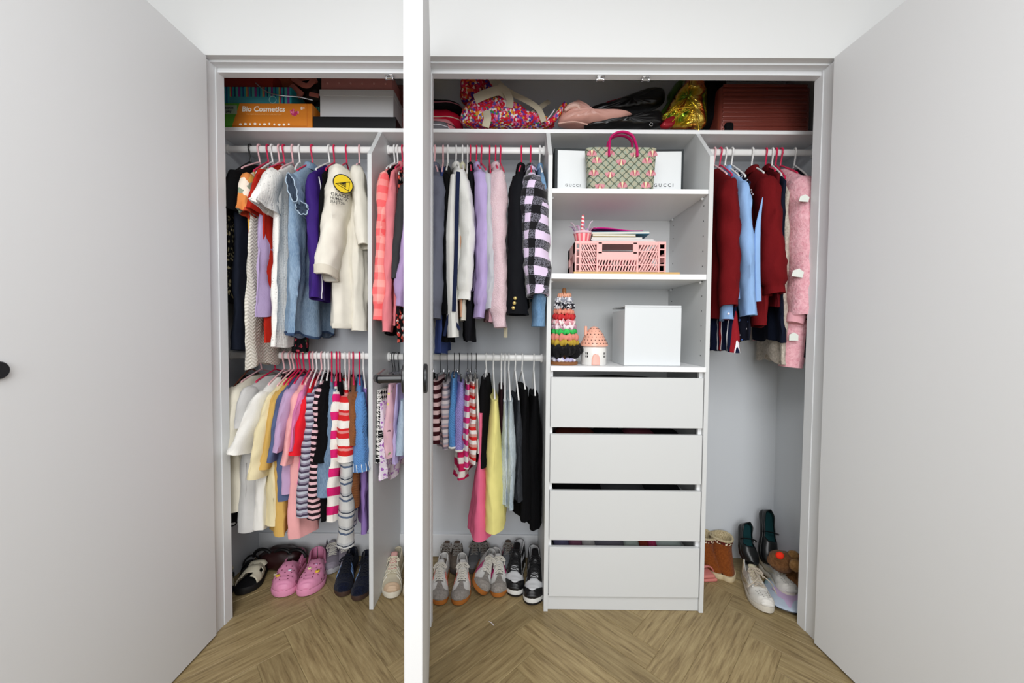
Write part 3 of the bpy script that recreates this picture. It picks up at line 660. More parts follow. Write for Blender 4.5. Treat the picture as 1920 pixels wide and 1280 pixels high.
g = garment('navy_floral_dress','navy dress with small white print behind the blue shirt','dress',printed('navy_small_print',[(0,'#d9d9e2'),(.5,'#5a78b8')],50,'#10121f',.3),'UR',1372,1408,340,640,th=.014,hc='white',group=GUR)
g = garment('maroon_jacket','maroon zip jacket with a pale blue lining and embroidered crest','jacket',MAR,'UR',1410,1442,332,612,th=.034,hc='white',group=GUR,collar=True,sleeve=dict(end=(1450,552),ru=(.07,.058),rv=(.042,.042),cuff='rib'),flare=1.02)
li = [g['inv']@P(x,y,1.555) for x,y in ((1430,370),(1421,430),(1420,500),(1422,565))]
MB().tube(bez(li,8), [.0015+.010*min(1,i/9) for i in range(25)], 8, flat=.6).build('lining', BLU, g['root'])
for k in range(7): MB().ball(g['inv']@P(1408+RND.uniform(-3,4), 356+k*4.2, 1.625), .004, n=8,k=5).build('embroidery', plain('silver_thread','#a9a6b0',.6), g['root'])
g = garment('maroon_cardigan','darker maroon cardigan behind the zip jacket','cardigan',C('dark_maroon','#5d1117'),'UR',1436,1462,325,575,th=.02,hc='red',group=GUR,collar=True)
g = garment('navy_dress','dark navy dress between the maroon and pink jackets','dress',C('dark_navy','#161c2c'),'UR',1448,1474,338,640,th=.02,hc='white',group=GUR)
g = garment('fleece_liner','cream fleece lined hem hanging left of the pink jacket','jacket',fuzzy('cream_fleece','#c9bfb2','#9d9386',80),'UR',1455,1480,360,676,th=.022,hc='red',group=GUR,flare=1.05,hemwave=.02)
PKF = fuzzy('pink_sherpa','#ecb9c1','#d5929e',70)
g = garment('sherpa_jacket','fluffy pink jacket with white house-shaped patches','jacket',PKF,'UR',1464,1508,332,640,th=.042,hc='red',group=GUR,sleeve=dict(end=(1502,592),ru=(.078,.07),rv=(.05,.05),Y=1.585),flare=1.0,sleeve2=False)
inv = g['inv']; WPAT = plain('white_patch','#d8ddd6',.8)
for (x,y,s) in ((1508,372,.016),(1496,512,.019)):
    p = P(x,y,1.53); mb = MB().prism([(-s,-s*.8),(s,-s*.8),(s,s*.4),(0,s),(-s,s*.4)],'y',-.002,.002); mb.move(inv @ (Matrix.Translation(p) @ Matrix.Rotation(-.35,4,'Z') @ Matrix.Rotation(.2,4,'Y'))); mb.build('house_patch', WPAT, g['root'])
g2 = [inv@P(x,y,1.62) for x,y in ((1492,600),(1488,640),(1482,688))]
so = MB().tube(bez(g2,8), [.052-.008*i/16 for i in range(17)], 16).build('second_sleeve', PKF, g['root'])
p = P(1488,632,1.565); MB().prism([(-.016,-.014),(.016,-.014),(.016,.01),(0,.02),(-.016,.01)],'y',-.002,.002).move(inv @ (Matrix.Translation(p) @ Matrix.Rotation(-.35,4,'Z'))).build('house_patch', WPAT, so)
pc = [inv@P(1494,590,1.575), inv@P(1490,606,1.572)]
MB().tube(pc, [.036,.032], 14, flat=.8).build('cuff', C('pink_rib','#e2a7b0'), g['root'])
g = garment('navy_coat','long black-navy coat at the far right jamb','coat',C('navy_coat','#12151d'),'UR',1490,1524,340,672,th=.03,hc='white',group=GUR)
# ---------------- lower left rail
garment('black_white_dress','black and white dress hanging behind the cream tee at the far left','dress',printed('mono_print',[(0,'#cfcfcf'),(.5,'#5a5a5c')],40,'#141416',.3),'LL',470,432,735,985,th=.02,hc='brown',group=GLL,Yf=1.64)
garment('paisley_dress','dark red paisley dress behind the hangers of the lower left rail','dress',printed('paisley',[(0,'#7c2a2c'),(.4,'#b08a86'),(.6,'#4a1a20')],60,'#1a1114',.4),'LL',545,528,700,900,th=.012,hc='pink',group=GLL,Yf=1.70,neck=.05)
TEE = dict(ru=(.06,.07), rv=(.03,.03))
def tee(nm, lab, m, hx, fx, fsy, hem, end, hc, ru=(.055,.07), rv=(.024,.02), th=.022, cat='tee', **k):
    k.setdefault('neck',.078); k.setdefault('fold',.014); k.setdefault('spread',.5)
    return garment(nm, lab, cat, m, 'LL', hx, fx, fsy, hem, th=th, hc=hc, group=GLL, sleeve=dict(end=end, ru=ru, rv=rv), **k)
tee('cream_tee','cream tee at the far left of the lower rail',C('cream_jersey','#e2dccb'),490,438,728,955,(438,848),'pink',th=.034,ru=(.055,.07),rv=(.034,.038))
tee('grey_white_shirt','greyish white shirt between two cream tees',C('grey_white','#c3c2c0'),516,466,728,992,(464,800),'red',th=.03,spread=.9)
tee('white_tee','white tee with a wide sleeve jutting forward',C('white_jersey','#e8e6e0'),533,492,735,990,(462,842),'pink',th=.034,ru=(.05,.1),rv=(.03,.036))
tee('pale_yellow_tee','pale butter yellow tee right of the white one',C('butter','#e3d6ae'),551,508,738,985,(489,890),'pink',th=.028,spread=.9,ru=(.055,.075))
tee('mustard_tee','mustard yellow tee with the lowest flared hem',C('mustard','#d0a85c'),558,521,735,1002,(501,875),'red',th=.026,ru=(.05,.05),flare=1.15,spread=.9)
tee('slate_blue_tee','slate blue tee between mustard and lilac',C('slate_blue','#566386'),563,530,735,935,(516,860),'red',th=.016,rv=(.018,.018))
tee('lilac_tee','pale lilac tee left of the light pink one',C('pale_lilac','#bd9fc2'),570,544,732,920,(526,842),'red',th=.026)
tee('light_pink_tee','light pink tee with a long salmon lower hem',C('light_pink','#ecaaaa'),581,560,735,1002,(540,866),'red',th=.03,ru=(.05,.062),spread=1.0)
tee('hot_pink_tee','bright orchid pink tee squeezed left of the red one',C('orchid','#d97fae'),587,566,735,905,(556,840),'pink',th=.012,rv=(.014,.014))
tee('scarlet_tee','scarlet red tee in the middle of the lower left rail',C('scarlet','#e32330'),594,575,745,943,(556,848),'white',th=.024,ru=(.05,.062),rv=(.028,.03))
ST1 = striped('grey_stripe',[(0,'#b9bcc8'),(.4,'#4a4054'),(.72,'#8d8597')],.026); ST2 = striped('pink_black_stripe',[(0,'#e2b8bf'),(.48,'#231a20')],.024)
tee('grey_striped_jersey','grey and plum striped long-sleeved top',ST1,603,586,738,930,(569,962),'pink',ru=(.05,.05),rv=(.03,.03),th=.018,cat='top')
tee('pink_striped_jersey','pink and black striped long-sleeved top',ST2,609,598,730,940,(588,968),'white',ru=(.05,.045),rv=(.024,.028),th=.016,cat='top')
tee('black_tee','black tee on the crowded lower left rail',C('jet_black','#0c0c0e'),616,611,725,970,(604,862),'white',th=.026,ru=(.05,.06),rv=(.026,.028))
tee('denim_shirt','faded denim shirt with ruffled cuffs on the lower rail',denim('mid_denim','#8096ad','#4d6580'),622,622,730,900,(611,926),'red',ru=(.05,.05),rv=(.03,.036),th=.018,cat='shirt')
MAGS = striped('magenta_cream_stripe',[(0,'#ece6df'),(.55,'#d4266f')],.075,tilt=.35)
tee('magenta_striped_sweater','cream sweater with bold magenta stripes on the lower left rail',MAGS,631,630,735,930,(624,970),'red',ru=(.05,.05),rv=(.024,.03),th=.016,cat='sweater')
garment('scalloped_dress','black dress with a cream scalloped hem','dress',C('dress_black','#0f0e11'),'LL',637,638,728,938,hc='red',th=.018,group=GLL,neck=.078,trimhem=(C('scallop_cream','#d6d0bf'),.014),hemwave=.012)
RED3 = striped('red_white_stripe',[(0,'#ece6df'),(.42,'#cf2a2c'),(.72,'#d98a86'),(.86,'#cf2a2c')],.072)
tee('red_striped_sweater','cream sweater with broad red and pink bands',RED3,647,650,745,940,(648,862),'white',ru=(.06,.06),rv=(.036,.038),th=.02,cat='sweater',trimhem=None)
GS = striped('grey_blue_stripe',[(0,'#c8c8c6'),(.5,'#56647c'),(.62,'#c8c8c6'),(.8,'#2b3242'),(.86,'#b4b6b8')],.07)
tee('striped_pyjamas','pale grey pyjamas with navy stripes hanging lowest by the sneakers',GS,655,652,760,990,(650,1018),'pink',ru=(.05,.05),rv=(.02,.034),th=.016,cat='pyjamas')
tee('brown_knit','brown ribbed knit between red stripes and blue',knit('brown_rib','#8a5634'),662,664,738,950,(660,832),'red',ru=(.055,.05),rv=(.024,.026),th=.016,cat='sweater')
g = tee('blue_knit','cornflower blue knit with white blanket stitching',knit('cornflower','#5f8fc9'),674,675,738,880,(679,880),'red',ru=(.055,.05),rv=(.03,.03),th=.022,cat='sweater')
_s, cl, rg = g['sleeves'][0]; STI = plain('white_stitch','#e6e6e2',.8)
for j in range(0,20,2):
    a, b = rg[-3][j], rg[-5][j]; MB().tube([a+(a-cl[-1])*.05, b+(b-cl[-3])*.05], .0015, 5).build('stitch', STI, _s)
garment('purple_trousers','violet trousers hanging beside the upright board','trousers',C('violet','#9478b8'),'LL',681,686,745,1000,th=.018,hc='white',group=GLL,top=720,square=True,Yf=1.62,flare=1.0)
# ---------------- lower middle rail
def clipg(nm, lab, m, hx, fx, hem, top, th=.02, cat='shorts', Yf=1.62, w=None, style='clip', hc='black', **k):
    return garment(nm, lab, cat, m, 'LM', hx, fx, top+8, hem, th=th, hc=hc, group=GLM, top=top, square=True, Yf=Yf, style=style, **k)
clipg('houndstooth_skirt','black and white houndstooth skirt by the upright board',hounds('houndstooth'),737,708,868,722,th=.02,cat='skirt')
clipg('lace_skirt','white and purple lace-print skirt with frayed hem',printed('purple_lace',[(0,'#a66ab8'),(.35,'#efe4ee'),(.7,'#c79fd0')],70,'#e8dde8',.45),741,714,905,742,th=.022,cat='skirt',hemwave=.02)
clipg('floral_shorts','pale pink shorts with tiny green and yellow flowers',printed('pink_meadow',[(0,'#d9d06a'),(.35,'#7f9a5c'),(.6,'#6b4b52')],42,'#d8aeb8',.2),748,730,858,712,th=.028)
clipg('lilac_trousers','pale lilac trousers partly behind the middle door',C('pale_violet','#b7a8d3'),758,744,866,712,th=.014,cat='trousers')
clipg('pale_denim_shorts','pale denim shorts partly behind the middle door',denim('pale_denim','#b4c4d4','#8ea3b8'),768,753,850,740,th=.03)
clipg('black_print_shorts','black shorts directly behind the open middle door',C('black_shorts','#18181a'),808,800,835,705,th=.02)
clipg('maroon_striped_shorts','maroon and pink striped shorts right of the middle door',striped('maroon_stripe',[(0,'#e3c3c4'),(.5,'#3b161c')],.036),826,815,832,707,th=.032)
clipg('grey_striped_shorts','lilac grey and white striped shorts',striped('mist_stripe',[(0,'#d6cbcc'),(.35,'#7b7480'),(.6,'#c9a9aa'),(.8,'#a9a5b0')],.042),839,834,843,712,th=.032)
g = clipg('blue_knit_shorts','sky blue knitted shorts with white stitched hem',knit('sky_knit','#5d94cf'),852,851,838,702,th=.026,trimhem=(STI,.006))
g = clipg('lilac_knit_shorts','periwinkle knitted shorts with white stitched hem',knit('periwinkle','#9c8fd0'),861,866,841,709,th=.03,trimhem=(STI,.006))
clipg('pink_block_shorts','hot pink and white block striped shorts',striped('hot_block',[(0,'#ece7e4'),(.5,'#d93a7f')],.048),877,878,874,712,th=.02)
clipg('red_block_shorts','ragged red and white striped shorts',striped('red_block',[(0,'#ece7e4'),(.4,'#cf2b2a'),(.7,'#d59a90')],.044,wob=.2),884,888,868,708,th=.022)
clipg('ivory_shorts','ivory shorts between red stripes and black',C('ivory_short','#e6e2da'),893,895,850,704,th=.012)
clipg('red_striped_leggings','raspberry and cream striped leggings showing below the knits',striped('raspberry_stripe',[(0,'#e6e0da'),(.45,'#c9245a')],.06),870,864,900,800,th=.03,cat='leggings',hangr=False)
clipg('black_wool_skirt','short black wool skirt left of the yellow trousers',C('black_wool','#121113'),911,906,876,705,th=.034,cat='skirt')
garment('pink_trousers','bright pink trousers with a red side stripe','trousers',C('bubblegum','#ea6f93'),'LM',912,900,860,1010,th=.03,hc='white',group=GLM,top=760,square=True,flare=1.12,Yf=1.6,fold=.004,spread=1.1)
garment('yellow_trousers','lemon yellow towelling trousers','trousers',C('lemon','#eee491',weave=150),'LM',925,929,750,993,th=.036,hc='white',group=GLM,top=738,square=True,flare=1.15,Yf=1.59,fold=.006,spread=.6)
garment('plum_trousers','dark plum trousers behind the yellow pair','trousers',C('dark_plum','#2a171d'),'LM',940,940,740,930,th=.02,hc='white',group=GLM,top=722,square=True,Yf=1.65)
PALEJ = denim('bleached_denim','#cdd6da','#97a6b2')
garment('bleached_jeans','bleached pale jeans right of the yellow trousers','jeans',PALEJ,'LM',947,947,752,945,th=.02,hc='white',group=GLM,top=742,square=True,Yf=1.62)
garment('pale_jeans','pale blue jeans with worn hems','jeans',denim('stonewash','#c3cdd2','#8797a4'),'LM',954,958,752,955,th=.026,hc='white',group=GLM,top=740,square=True,Yf=1.6)
garment('charcoal_jeans','charcoal jeans left of the black trousers','jeans',denim('charcoal_denim','#3d4046','#1d1f24'),'LM',966,974,752,940,th=.02,hc='white',group=GLM,top=740,square=True,Yf=1.62)
garment('black_trousers','black trousers with brown waistband','trousers',C('trouser_black','#0d0d0f'),'LM',979,986,738,975,th=.034,hc='white',group=GLM,top=722,square=True,Yf=1.64)
garment('black_leggings','long black leggings against the tower','leggings',C('legging_black','#0b0b0d'),'LM',1001,1004,748,990,th=.036,hc='white',group=GLM,top=735,square=True,Yf=1.66)
# badge and lettering on the cream jacket sleeve ------------------------------------
so, cl, rg = GI_G['sleeves'][0]
YEL = plain('badge_yellow','#e8c81e',.6); INK = plain('black_ink','#151515',.7)
bp = P(645,345,1.5); 
def on_sleeve(px, py):
    """closest sleeve ring point along the line of sight"""
    M_ = GI_G['inv'].inverted(); best = None
    d = (P(px,py,1.0)-Vector((0,0,CAM_H))).normalized(); o = Vector((0,0,CAM_H))
    for k, r in enumerate(rg[:-2]):
        for j, q in enumerate(r):
            w_ = M_ @ q; t_ = (w_-o).dot(d); dist = (w_-o-d*t_).length
            if dist < .02 and (best is None or t_ < best[0]): best = (t_, w_)
    return best[1] if best else P(px,py,1.56)
pb = on_sleeve(645,345); 
nrm = Vector((.62,-.78,.08)).normalized(); xax = Vector((0,0,1)).cross(nrm).normalized(); yax = nrm.cross(xax)
BM = Matrix(((xax.x,yax.x,nrm.x,pb.x+nrm.x*.010),(xax.y,yax.y,nrm.y,pb.y+nrm.y*.010),(xax.z,yax.z,nrm.z,pb.z),(0,0,0,1)))
BL = GI_G['inv'] @ BM
b_ = MB().lathe([(.0,.0),(.0385,.0),(.0385,.002),(0,.002)], 36, cap0=False, cap1=False).move(BL).build('badge', YEL, so)
rng = [(.039*math.cos(2*PI*k/36), .039*math.sin(2*PI*k/36), .0018) for k in range(36)]
MB().tube(rng, .0022, 6, closed=True).tube([(-.03,-.006,.003),(.026,.014,.003),(.02,-.026,.003)], .0018, 6, closed=True).tube([(-.014,-.004,.003),(.01,.006,.003),(.008,-.012,.003)], .0022, 6, closed=True).tube([(-.004,-.002,.003),(.004,.002,.003),(.003,-.006,.003)], .0022, 6, closed=True).move(BL).build('emblem', INK, so)
for s, dy, sz in (('GRACIE',-.054,.021),('HUMAITA',-.071,.0155),('JIU-JITSU',-.086,.0155)):
    text('lettering', s, sz, INK, so, BL @ Matrix.Translation((-.014-(-dy-.053)*.3,dy,.004)), .0003, .0001)
# ================================================================== things on the top shelf
ZT = ZS1 + .0005
def shelfbox(name, label, cat, px0, px1, py0, py1, Y0, Y1, mat, z0=None, parent_parts=None, r=.002):
    """box whose front face spans the photo rectangle at depth Y0; returns the empty at its base centre and its size"""
    a = P(px0, py1, Y0); b = P(px1, py0, Y0); z0_ = ZT if z0 is None else z0
    w, h = b.x-a.x, b.z-z0_
    t = thing(name, label, cat, ((a.x+b.x)/2, Y0, z0_))
    return t, w, h
# science kit box
t, w, h = shelfbox('science_kit_box','orange and green science kit box with white title lettering','box',417,585,194,237,1.725,1.95,None)
ORG = plain('orange_print','#cf7a22',.45); 
def kit(name):
    m = NT(name); s = m.sep(); k = m.math('ADD', s[0], m.math('MULTIPLY', s[2], -.35)); c = m.ramp(m.math('ADD', m.math('MULTIPLY', k, 1.0), .5), [(0,'#4f9a2e'),(.335,'#cf7a22')]); m.color(c); return m.done(.45,.4)
MB().rbox(-w/2,w/2,0,.2,0,h,.002).build('carton', kit('kit_print'), t, smooth=False)
MB().box(-w/2,w/2,-.0006,.0,.0,.006).build('green_edge', plain('kit_green','#5d9a35',.5), t, smooth=False)
MB().rbox(-w/2+.002,w/2-.022,-.003,0,.018,h-.002,.001).build('front_panel', kit('kit_print2'), t, smooth=False)
KY = plain('print_white','#f2ede2',.6)
text('lettering','Bio Cosmetics',.0335,KY,t,at(FACE,-.015,-.0036,h*.76),.0003,.0006,.12)
text('lettering','THE NATURAL COSMETICS LABORATORY',.0085,plain('print_orange','#e8b06a',.6),t,at(FACE,-.012,-.0036,h*.57),.0002)
text('lettering','8+',.018,KY,t,at(FACE,.165,-.0036,h*.8),.0003,.0004)
text('lettering','science\nplay',.015,plain('print_grey','#39424a',.6),t,at(FACE,-.172,-.0042,h*.74),.0003,.0004)
MB().rbox(-w/2+.006,-w/2+.07,-.0038,-.003,h*.58,h*.9,.006).build('logo_plate', plain('print_sage','#8fa38c',.6), t)
fl_ = MB()
for k in range(22):
    a = RND.uniform(0,2*PI); r = RND.uniform(0,.014); fl_.ball((.125+r*1.3*math.cos(a),-.0042,h*.62+r*math.sin(a)), .0055,.0006,.0055,n=8,k=5)
fl_.build('flower_print', printed('pink_flower_print',[(0,'#d85f88'),(.5,'#b5335f'),(.8,'#eab0bf')],140), t)
ic = MB()
for k in range(11): ic.ball((-.12+k*.022,-.0034,.026+RND.uniform(-.003,.003)), RND.uniform(.004,.008),.0004,.005,n=7,k=4)
ic.build('icons', KY, t)
# striped craft box stacked on the kit, dark red carton on top of it
zk = ZT+h
t, w, h = shelfbox('striped_craft_box','teal box printed with bright vertical bars stacked on the science kit','box',417,546,163,194,1.742,1.95,None,z0=zk+.0005)
BAR = striped('bright_bars',[(0,'#2f9aa8'),(.12,'#274b8e'),(.2,'#3aa6b4'),(.34,'#c4af58'),(.42,'#b52d6e'),(.5,'#2f9aa8'),(.62,'#25406f'),(.7,'#57b4b0'),(.86,'#8b3f8f')],.075,axis=0)
MB().rbox(-w/2,w/2,0,.17,0,h,.002).build('carton', BAR, t, smooth=False)
MB().box(-w/2+.03,w/2-.06,-.0008,0,h*.1,h*.46).build('label_band', plain('teal_band','#3d93a0',.5), t, smooth=False)
MB().tube([(w/2-.085+.016*math.cos(2*PI*k/24),-.001,h*.3+.016*math.sin(2*PI*k/24)) for k in range(24)], .0014, 6, closed=True).build('circle_mark', plain('pale_teal','#9ed0d4',.5), t)
tag(MB().rbox(P(417,150,1.75).x,P(511,150,1.75).x,1.752,1.9,zk+h+.0008,zk+h+.075,.003).build('red_carton', plain('brick_red','#8d2616',.6)), 'dark red carton on top of the striped craft box', 'box')
t, w, h = shelfbox('green_striped_box','green striped box edge between the kit and the black box','box',560,600,200,237,1.80,1.95,None)
MB().rbox(-w/2,w/2,0,.12,0,h,.002).build('carton', striped('green_bars',[(0,'#1f4d45'),(.5,'#3f7d70')],.012,axis=0), t, smooth=False)
# rose handbag with straps
p = P(560,194,1.80); t = thing('rose_handbag','dusty rose handbag with folded straps stacked behind the craft box','handbag',(p.x,1.80,zk+.0008))
def L_(px,py,Y): return P(px,py,Y)-Vector((p.x,1.80,zk+.0008))
ROSEL = plain('rose_leather','#c9776a',.45,.4,grain=120)
q_ = L_(532,160,1.86); MB().ball(q_, .075,.05,.06,n=20,k=12,bumpy=.25,seed=3).build('pouch', plain('rust_leather','#a04e32',.5,.3,grain=90), t)
q_ = L_(585,160,1.88); MB().ball(q_, .06,.05,.10,n=18,k=12,bumpy=.3,seed=5).build('side_pocket', plain('dark_leather','#2a1c18',.4), t)
for pts, r in (([(548,146,1.82),(566,158,1.80),(578,160,1.80),(588,150,1.81)],.013), ([(545,162,1.80),(556,172,1.79),(566,180,1.79)],.019), ([(552,150,1.83),(570,146,1.82),(585,145,1.82),(592,156,1.82)],.013), ([(580,176,1.79),(590,178,1.79),(598,180,1.79)],.010)):
    MB().tube(bez([L_(*q) for q in pts],6), r, 8, flat=.25, up0=(0,1,0)).build('strap', ROSEL, t)
t = thing('metal_hoop','thin curved silver headband wire lying over the boxes','headband',P(482,160,1.74))
o0 = P(482,160,1.74); MB().tube(bez([P(480,156,1.735)-o0,P(500,172,1.73)-o0,P(525,179,1.73)-o0,P(560,182,1.75)-o0,P(586,188,1.78)-o0],6), .0032, 8).build('hoop', CHROME, t)
p = P(570,200,1.80); t = thing('plastic_wrap','crumpled clear plastic wrap beside the science kit','wrap',(p.x,1.80,ZT))
MB().ball((0,0,.075), .045,.03,.02,n=18,k=12,bumpy=.8,seed=8).build('film', plain('clear_film','#a9adb0',.15,.6), t); MB().ball((.03,-.0,.04), .02,.025,.045,n=12,k=8,bumpy=.7,seed=2).build('film_tail', plain('clear_film','#a9adb0',.15,.6), t)
# boxes right of it
t, w, h = shelfbox('black_flat_box','flat black box under the white shoe box','box',587,742,219,238,1.722,1.9,None)
MB().rbox(-w/2,w/2,0,.2,0,h,.0015).build('lid', plain('satin_black','#101011',.4), t, smooth=False); zb = ZT+h
t, w, h = shelfbox('white_shoe_box','white lidded shoe box stacked on the black box','box',599,738,168,219,1.76,1.93,None,z0=zb+.0005)
MB().rbox(-w/2+.002,w/2-.002,.002,.185,0,h-.016,.0015).build('carton', plain('box_white','#cfcfd0',.55), t, smooth=False); MB().rbox(-w/2,w/2,0,.188,h-.03,h,.0015).build('lid', plain('box_white','#cfcfd0',.55), t, smooth=False); zb2 = zb+h
t, w, h = shelfbox('studded_case','dusty pink studded case lying on the white shoe box','case',602,735,137,166,1.775,1.93,None,z0=zb2+.0008)
PNK = plain('dusty_pink_leather','#bf7d78',.5,.4,grain=140)
MB().rbox(-w/2,w/2,0,.16,0,h,.004).build('shell', PNK, t)
for k in range(6): MB().ball((-w/2+.03+k*(w-.06)/5,-.0005,h*.42), .005,.003,.005,n=10,k=6).build('stud', plain('stud_rose','#d69b95',.35), t)
t = thing('rose_suitcase_back','dark rose suitcase behind the stacked boxes','suitcase',(P(745,200,1.9).x,1.905,ZT))
MB().rbox(-.06,.16,0,.05,0,.33,.02,4).build('shell', plain('dark_rose','#7c4540',.4), t)
for k in range(7): MB().rbox(-.062,.162,-.003,0,.03+k*.045,.045+k*.045,.002).build('ridge', plain('dark_rose','#7c4540',.4), t)
# caps / pouches right of the middle door
p = P(835,238,1.76)
def pouch(name, label, px0, px1, py0, py1, Y, depth, mat, z0, piping=None):
    a, b = P(px0,py1,Y), P(px1,py0,Y); z1 = b.z; w = b.x-a.x; h = z1-z0
    t = thing(name, label, 'bag', ((a.x+b.x)/2, Y+depth/2, z0)); rings = []
    n = 28
    for i in range(11):
        v = i/10; s = (1-abs(2*v-1)**2.6)**.42
        if v in (0,1): s = .55
        rings.append([Vector((w/2*s*spow(math.cos(2*PI*k/n),.75), depth/2*s*spow(math.sin(2*PI*k/n),.75), h*v+.004*noise.noise(Vector((k*.5,v*3,px0))))) for k in range(n)])
    MB().loft(rings).build('pouch', mat, t, angle=180)
    if piping:
        MB().tube([p_*1.0+Vector((0,0,0)) for p_ in rings[5]], .0022, 6, closed=True).build('zip_piping', piping, t)
    return t, z0+h
_, z1 = pouch('grey_beret','grey cap with a white edge at the bottom of the pouch pile',790,842,219,238,1.735,.13,C('grey_felt','#77757a'),ZT,WPIPE)
_, z2 = pouch('pink_pouch','small pink zip pouch poking out of the pile',788,852,214,232,1.75,.14,C('pouch_pink','#dd8d94'),ZT+.012,BLACK)
_, z2 = pouch('red_pouch','crimson zip pouch in the pile right of the middle door',780,864,197,222,1.76,.15,C('crimson','#b3122f'),ZT+.035,plain('cream_zip','#cfc3ae',.6))
_, z3 = pouch('black_pouch','black zip pouch on top of the crimson one',780,864,180,201,1.77,.15,C('pouch_black','#121113'),z2-.004,plain('mauve_zip','#9a5a66',.6))
t = thing('rose_cushion','dark rose rounded bag at the back of the pile','bag',(P(800,170,1.9).x,1.91,ZT)); MB().ball((0,0,.11), .09,.045,.11,n=20,k=12).build('pouch', C('dark_rose_cloth','#713d38'), t)
# printed holdall with cream straps
LET = printed('letter_print',[(0,'#d8273f'),(.24,'#e86a9c'),(.36,'#5c3d9e'),(.44,'#e8a031'),(.55,'#f0e6e0'),(.68,'#c81f30'),(.86,'#6a5fb8'),(.94,'#3f8a54')],110,wr=.5,rough=.7)
LET2 = printed('letter_print_red',[(0,'#c21f2d'),(.3,'#e0702c'),(.42,'#4b2f86'),(.55,'#d22a4a'),(.7,'#8c1c2a'),(.85,'#e8c9b0')],95,wr=.5,rough=.7)
STRAP = C('cream_webbing','#c9bfa8',weave=150,wr=.2)
c0 = P(960,240,1.79); t = thing('printed_holdall','bright letter-print holdall with cream webbing straps slumped on the shelf','bag',(c0.x,1.79,ZT))
def L_(px,py,Y): return P(px,py,Y)-Vector((c0.x,1.79,ZT))
def blob(mb, outline, Yc, dep, seed, n=18):
    """soft bag body: outline of photo points (silhouette at depth Yc) inflated to depth dep"""
    pts = [L_(x,y,Yc) for x,y in outline]; cx = sum((p.x for p in pts))/len(pts); cz = sum(p.z for p in pts)/len(pts); c = Vector((cx,0,cz)); rings = []
    for i in range(n+1):
        a = -PI/2+PI*i/n; s = math.cos(a)**.55 if abs(math.cos(a)) > 1e-6 else 0.02
        off = math.sin(a)*dep/2; ring = []
        for k, p in enumerate(pts):
            d = (p-c); q = c+d*max(s,.02); q.y = Yc-1.79+off*(1+.16*noise.noise(Vector((k*.8,seed,0)))); q += Vector((noise.noise(q*22+Vector((seed,0,0))),noise.noise(q*22+Vector((0,seed,3))),noise.noise(q*22+Vector((5,0,seed)))))*.006
            q.z = max(q.z, .0005); ring.append(q)
        rings.append(ring)
    return mb.loft(rings)
def ol(pts, n=6): 
    o = bez([Vector((x,y,0)) for x,y in pts]+[Vector((pts[0][0],pts[0][1],0))], n)[:-1]; return [(p.x,p.y) for p in o]
blob(MB(), ol([(866,210),(880,196),(905,190),(940,184),(975,200),(1000,218),(1035,230),(1030,240),(950,240),(880,238),(864,228)]), 1.79,.13,3).build('body', LET, t, angle=180)
blob(MB(), ol([(862,180),(866,150),(880,138),(902,140),(908,160),(902,185),(880,196),(866,192)]), 1.86,.10,5).build('end_gusset', LET2, t, angle=180)
blob(MB(), ol([(902,140),(922,138),(930,160),(920,176),(904,176)]), 1.88,.06,6).build('side_gusset', LET2, t, angle=180)
for pts, r in (([(890,186,1.72),(912,176,1.715),(935,170,1.72),(950,178,1.73)],.022), ([(934,160,1.73),(948,170,1.718),(956,188,1.715),(955,202,1.72)],.016), ([(938,162,1.75),(965,178,1.75),(990,190,1.74),(1010,205,1.735),(1020,228,1.73)],.013), ([(912,208,1.717),(914,222,1.714),(910,238,1.72)],.017), ([(922,142,1.8),(930,155,1.78),(938,162,1.76)],.022), ([(1000,212,1.76),(1020,196,1.78),(1030,190,1.8)],.012)):
    MB().tube(bez([L_(x,y,Y) for x,y,Y in pts],6), r, 8, flat=.14, up0=(0,1,0)).build('strap', STRAP, t)
MB().tube(bez([L_(x,y,1.735) for x,y in ((1022,234),(1040,222),(1052,205),(1060,196))],6), .018, 10, flat=.7).build('handle_wrap', LET, t)
MB().tube(bez([L_(x,y,1.725) for x,y in ((1026,224),(1034,214),(1040,205))],5), .0025, 6).build('zip_pull', WPIPE, t)
# pink satin pouch
c0 = P(1090,240,1.77); t = thing('satin_pouch','pale pink satin dress bag crumpled beside the black boots','bag',(c0.x,1.77,ZT))
def L_(px,py,Y): return P(px,py,Y)-Vector((c0.x,1.79,ZT))
SAT = plain('pink_satin','#d9a497',.35,.4)
blob(MB(), ol([(1045,232),(1056,212),(1072,200),(1084,204),(1100,215),(1130,226),(1170,222),(1182,226),(1140,238),(1090,240),(1050,239)]), 1.78,.12,9).build('cloth', SAT, t, angle=180)
MB().tube(bez([L_(x,y,1.725) for x,y in ((1058,212),(1068,204),(1080,203),(1086,210))],5), [.006+.007*math.sin(PI*k/15) for k in range(16)], 8).build('gathered_rim', plain('pale_satin','#e6bcae',.35,.4), t)
MB().tube(bez([L_(x,y,1.722) for x,y in ((1046,236),(1075,233),(1100,238))],5), .005, 8, flat=.5).build('tie', plain('pale_satin','#e6bcae',.35,.4), t)
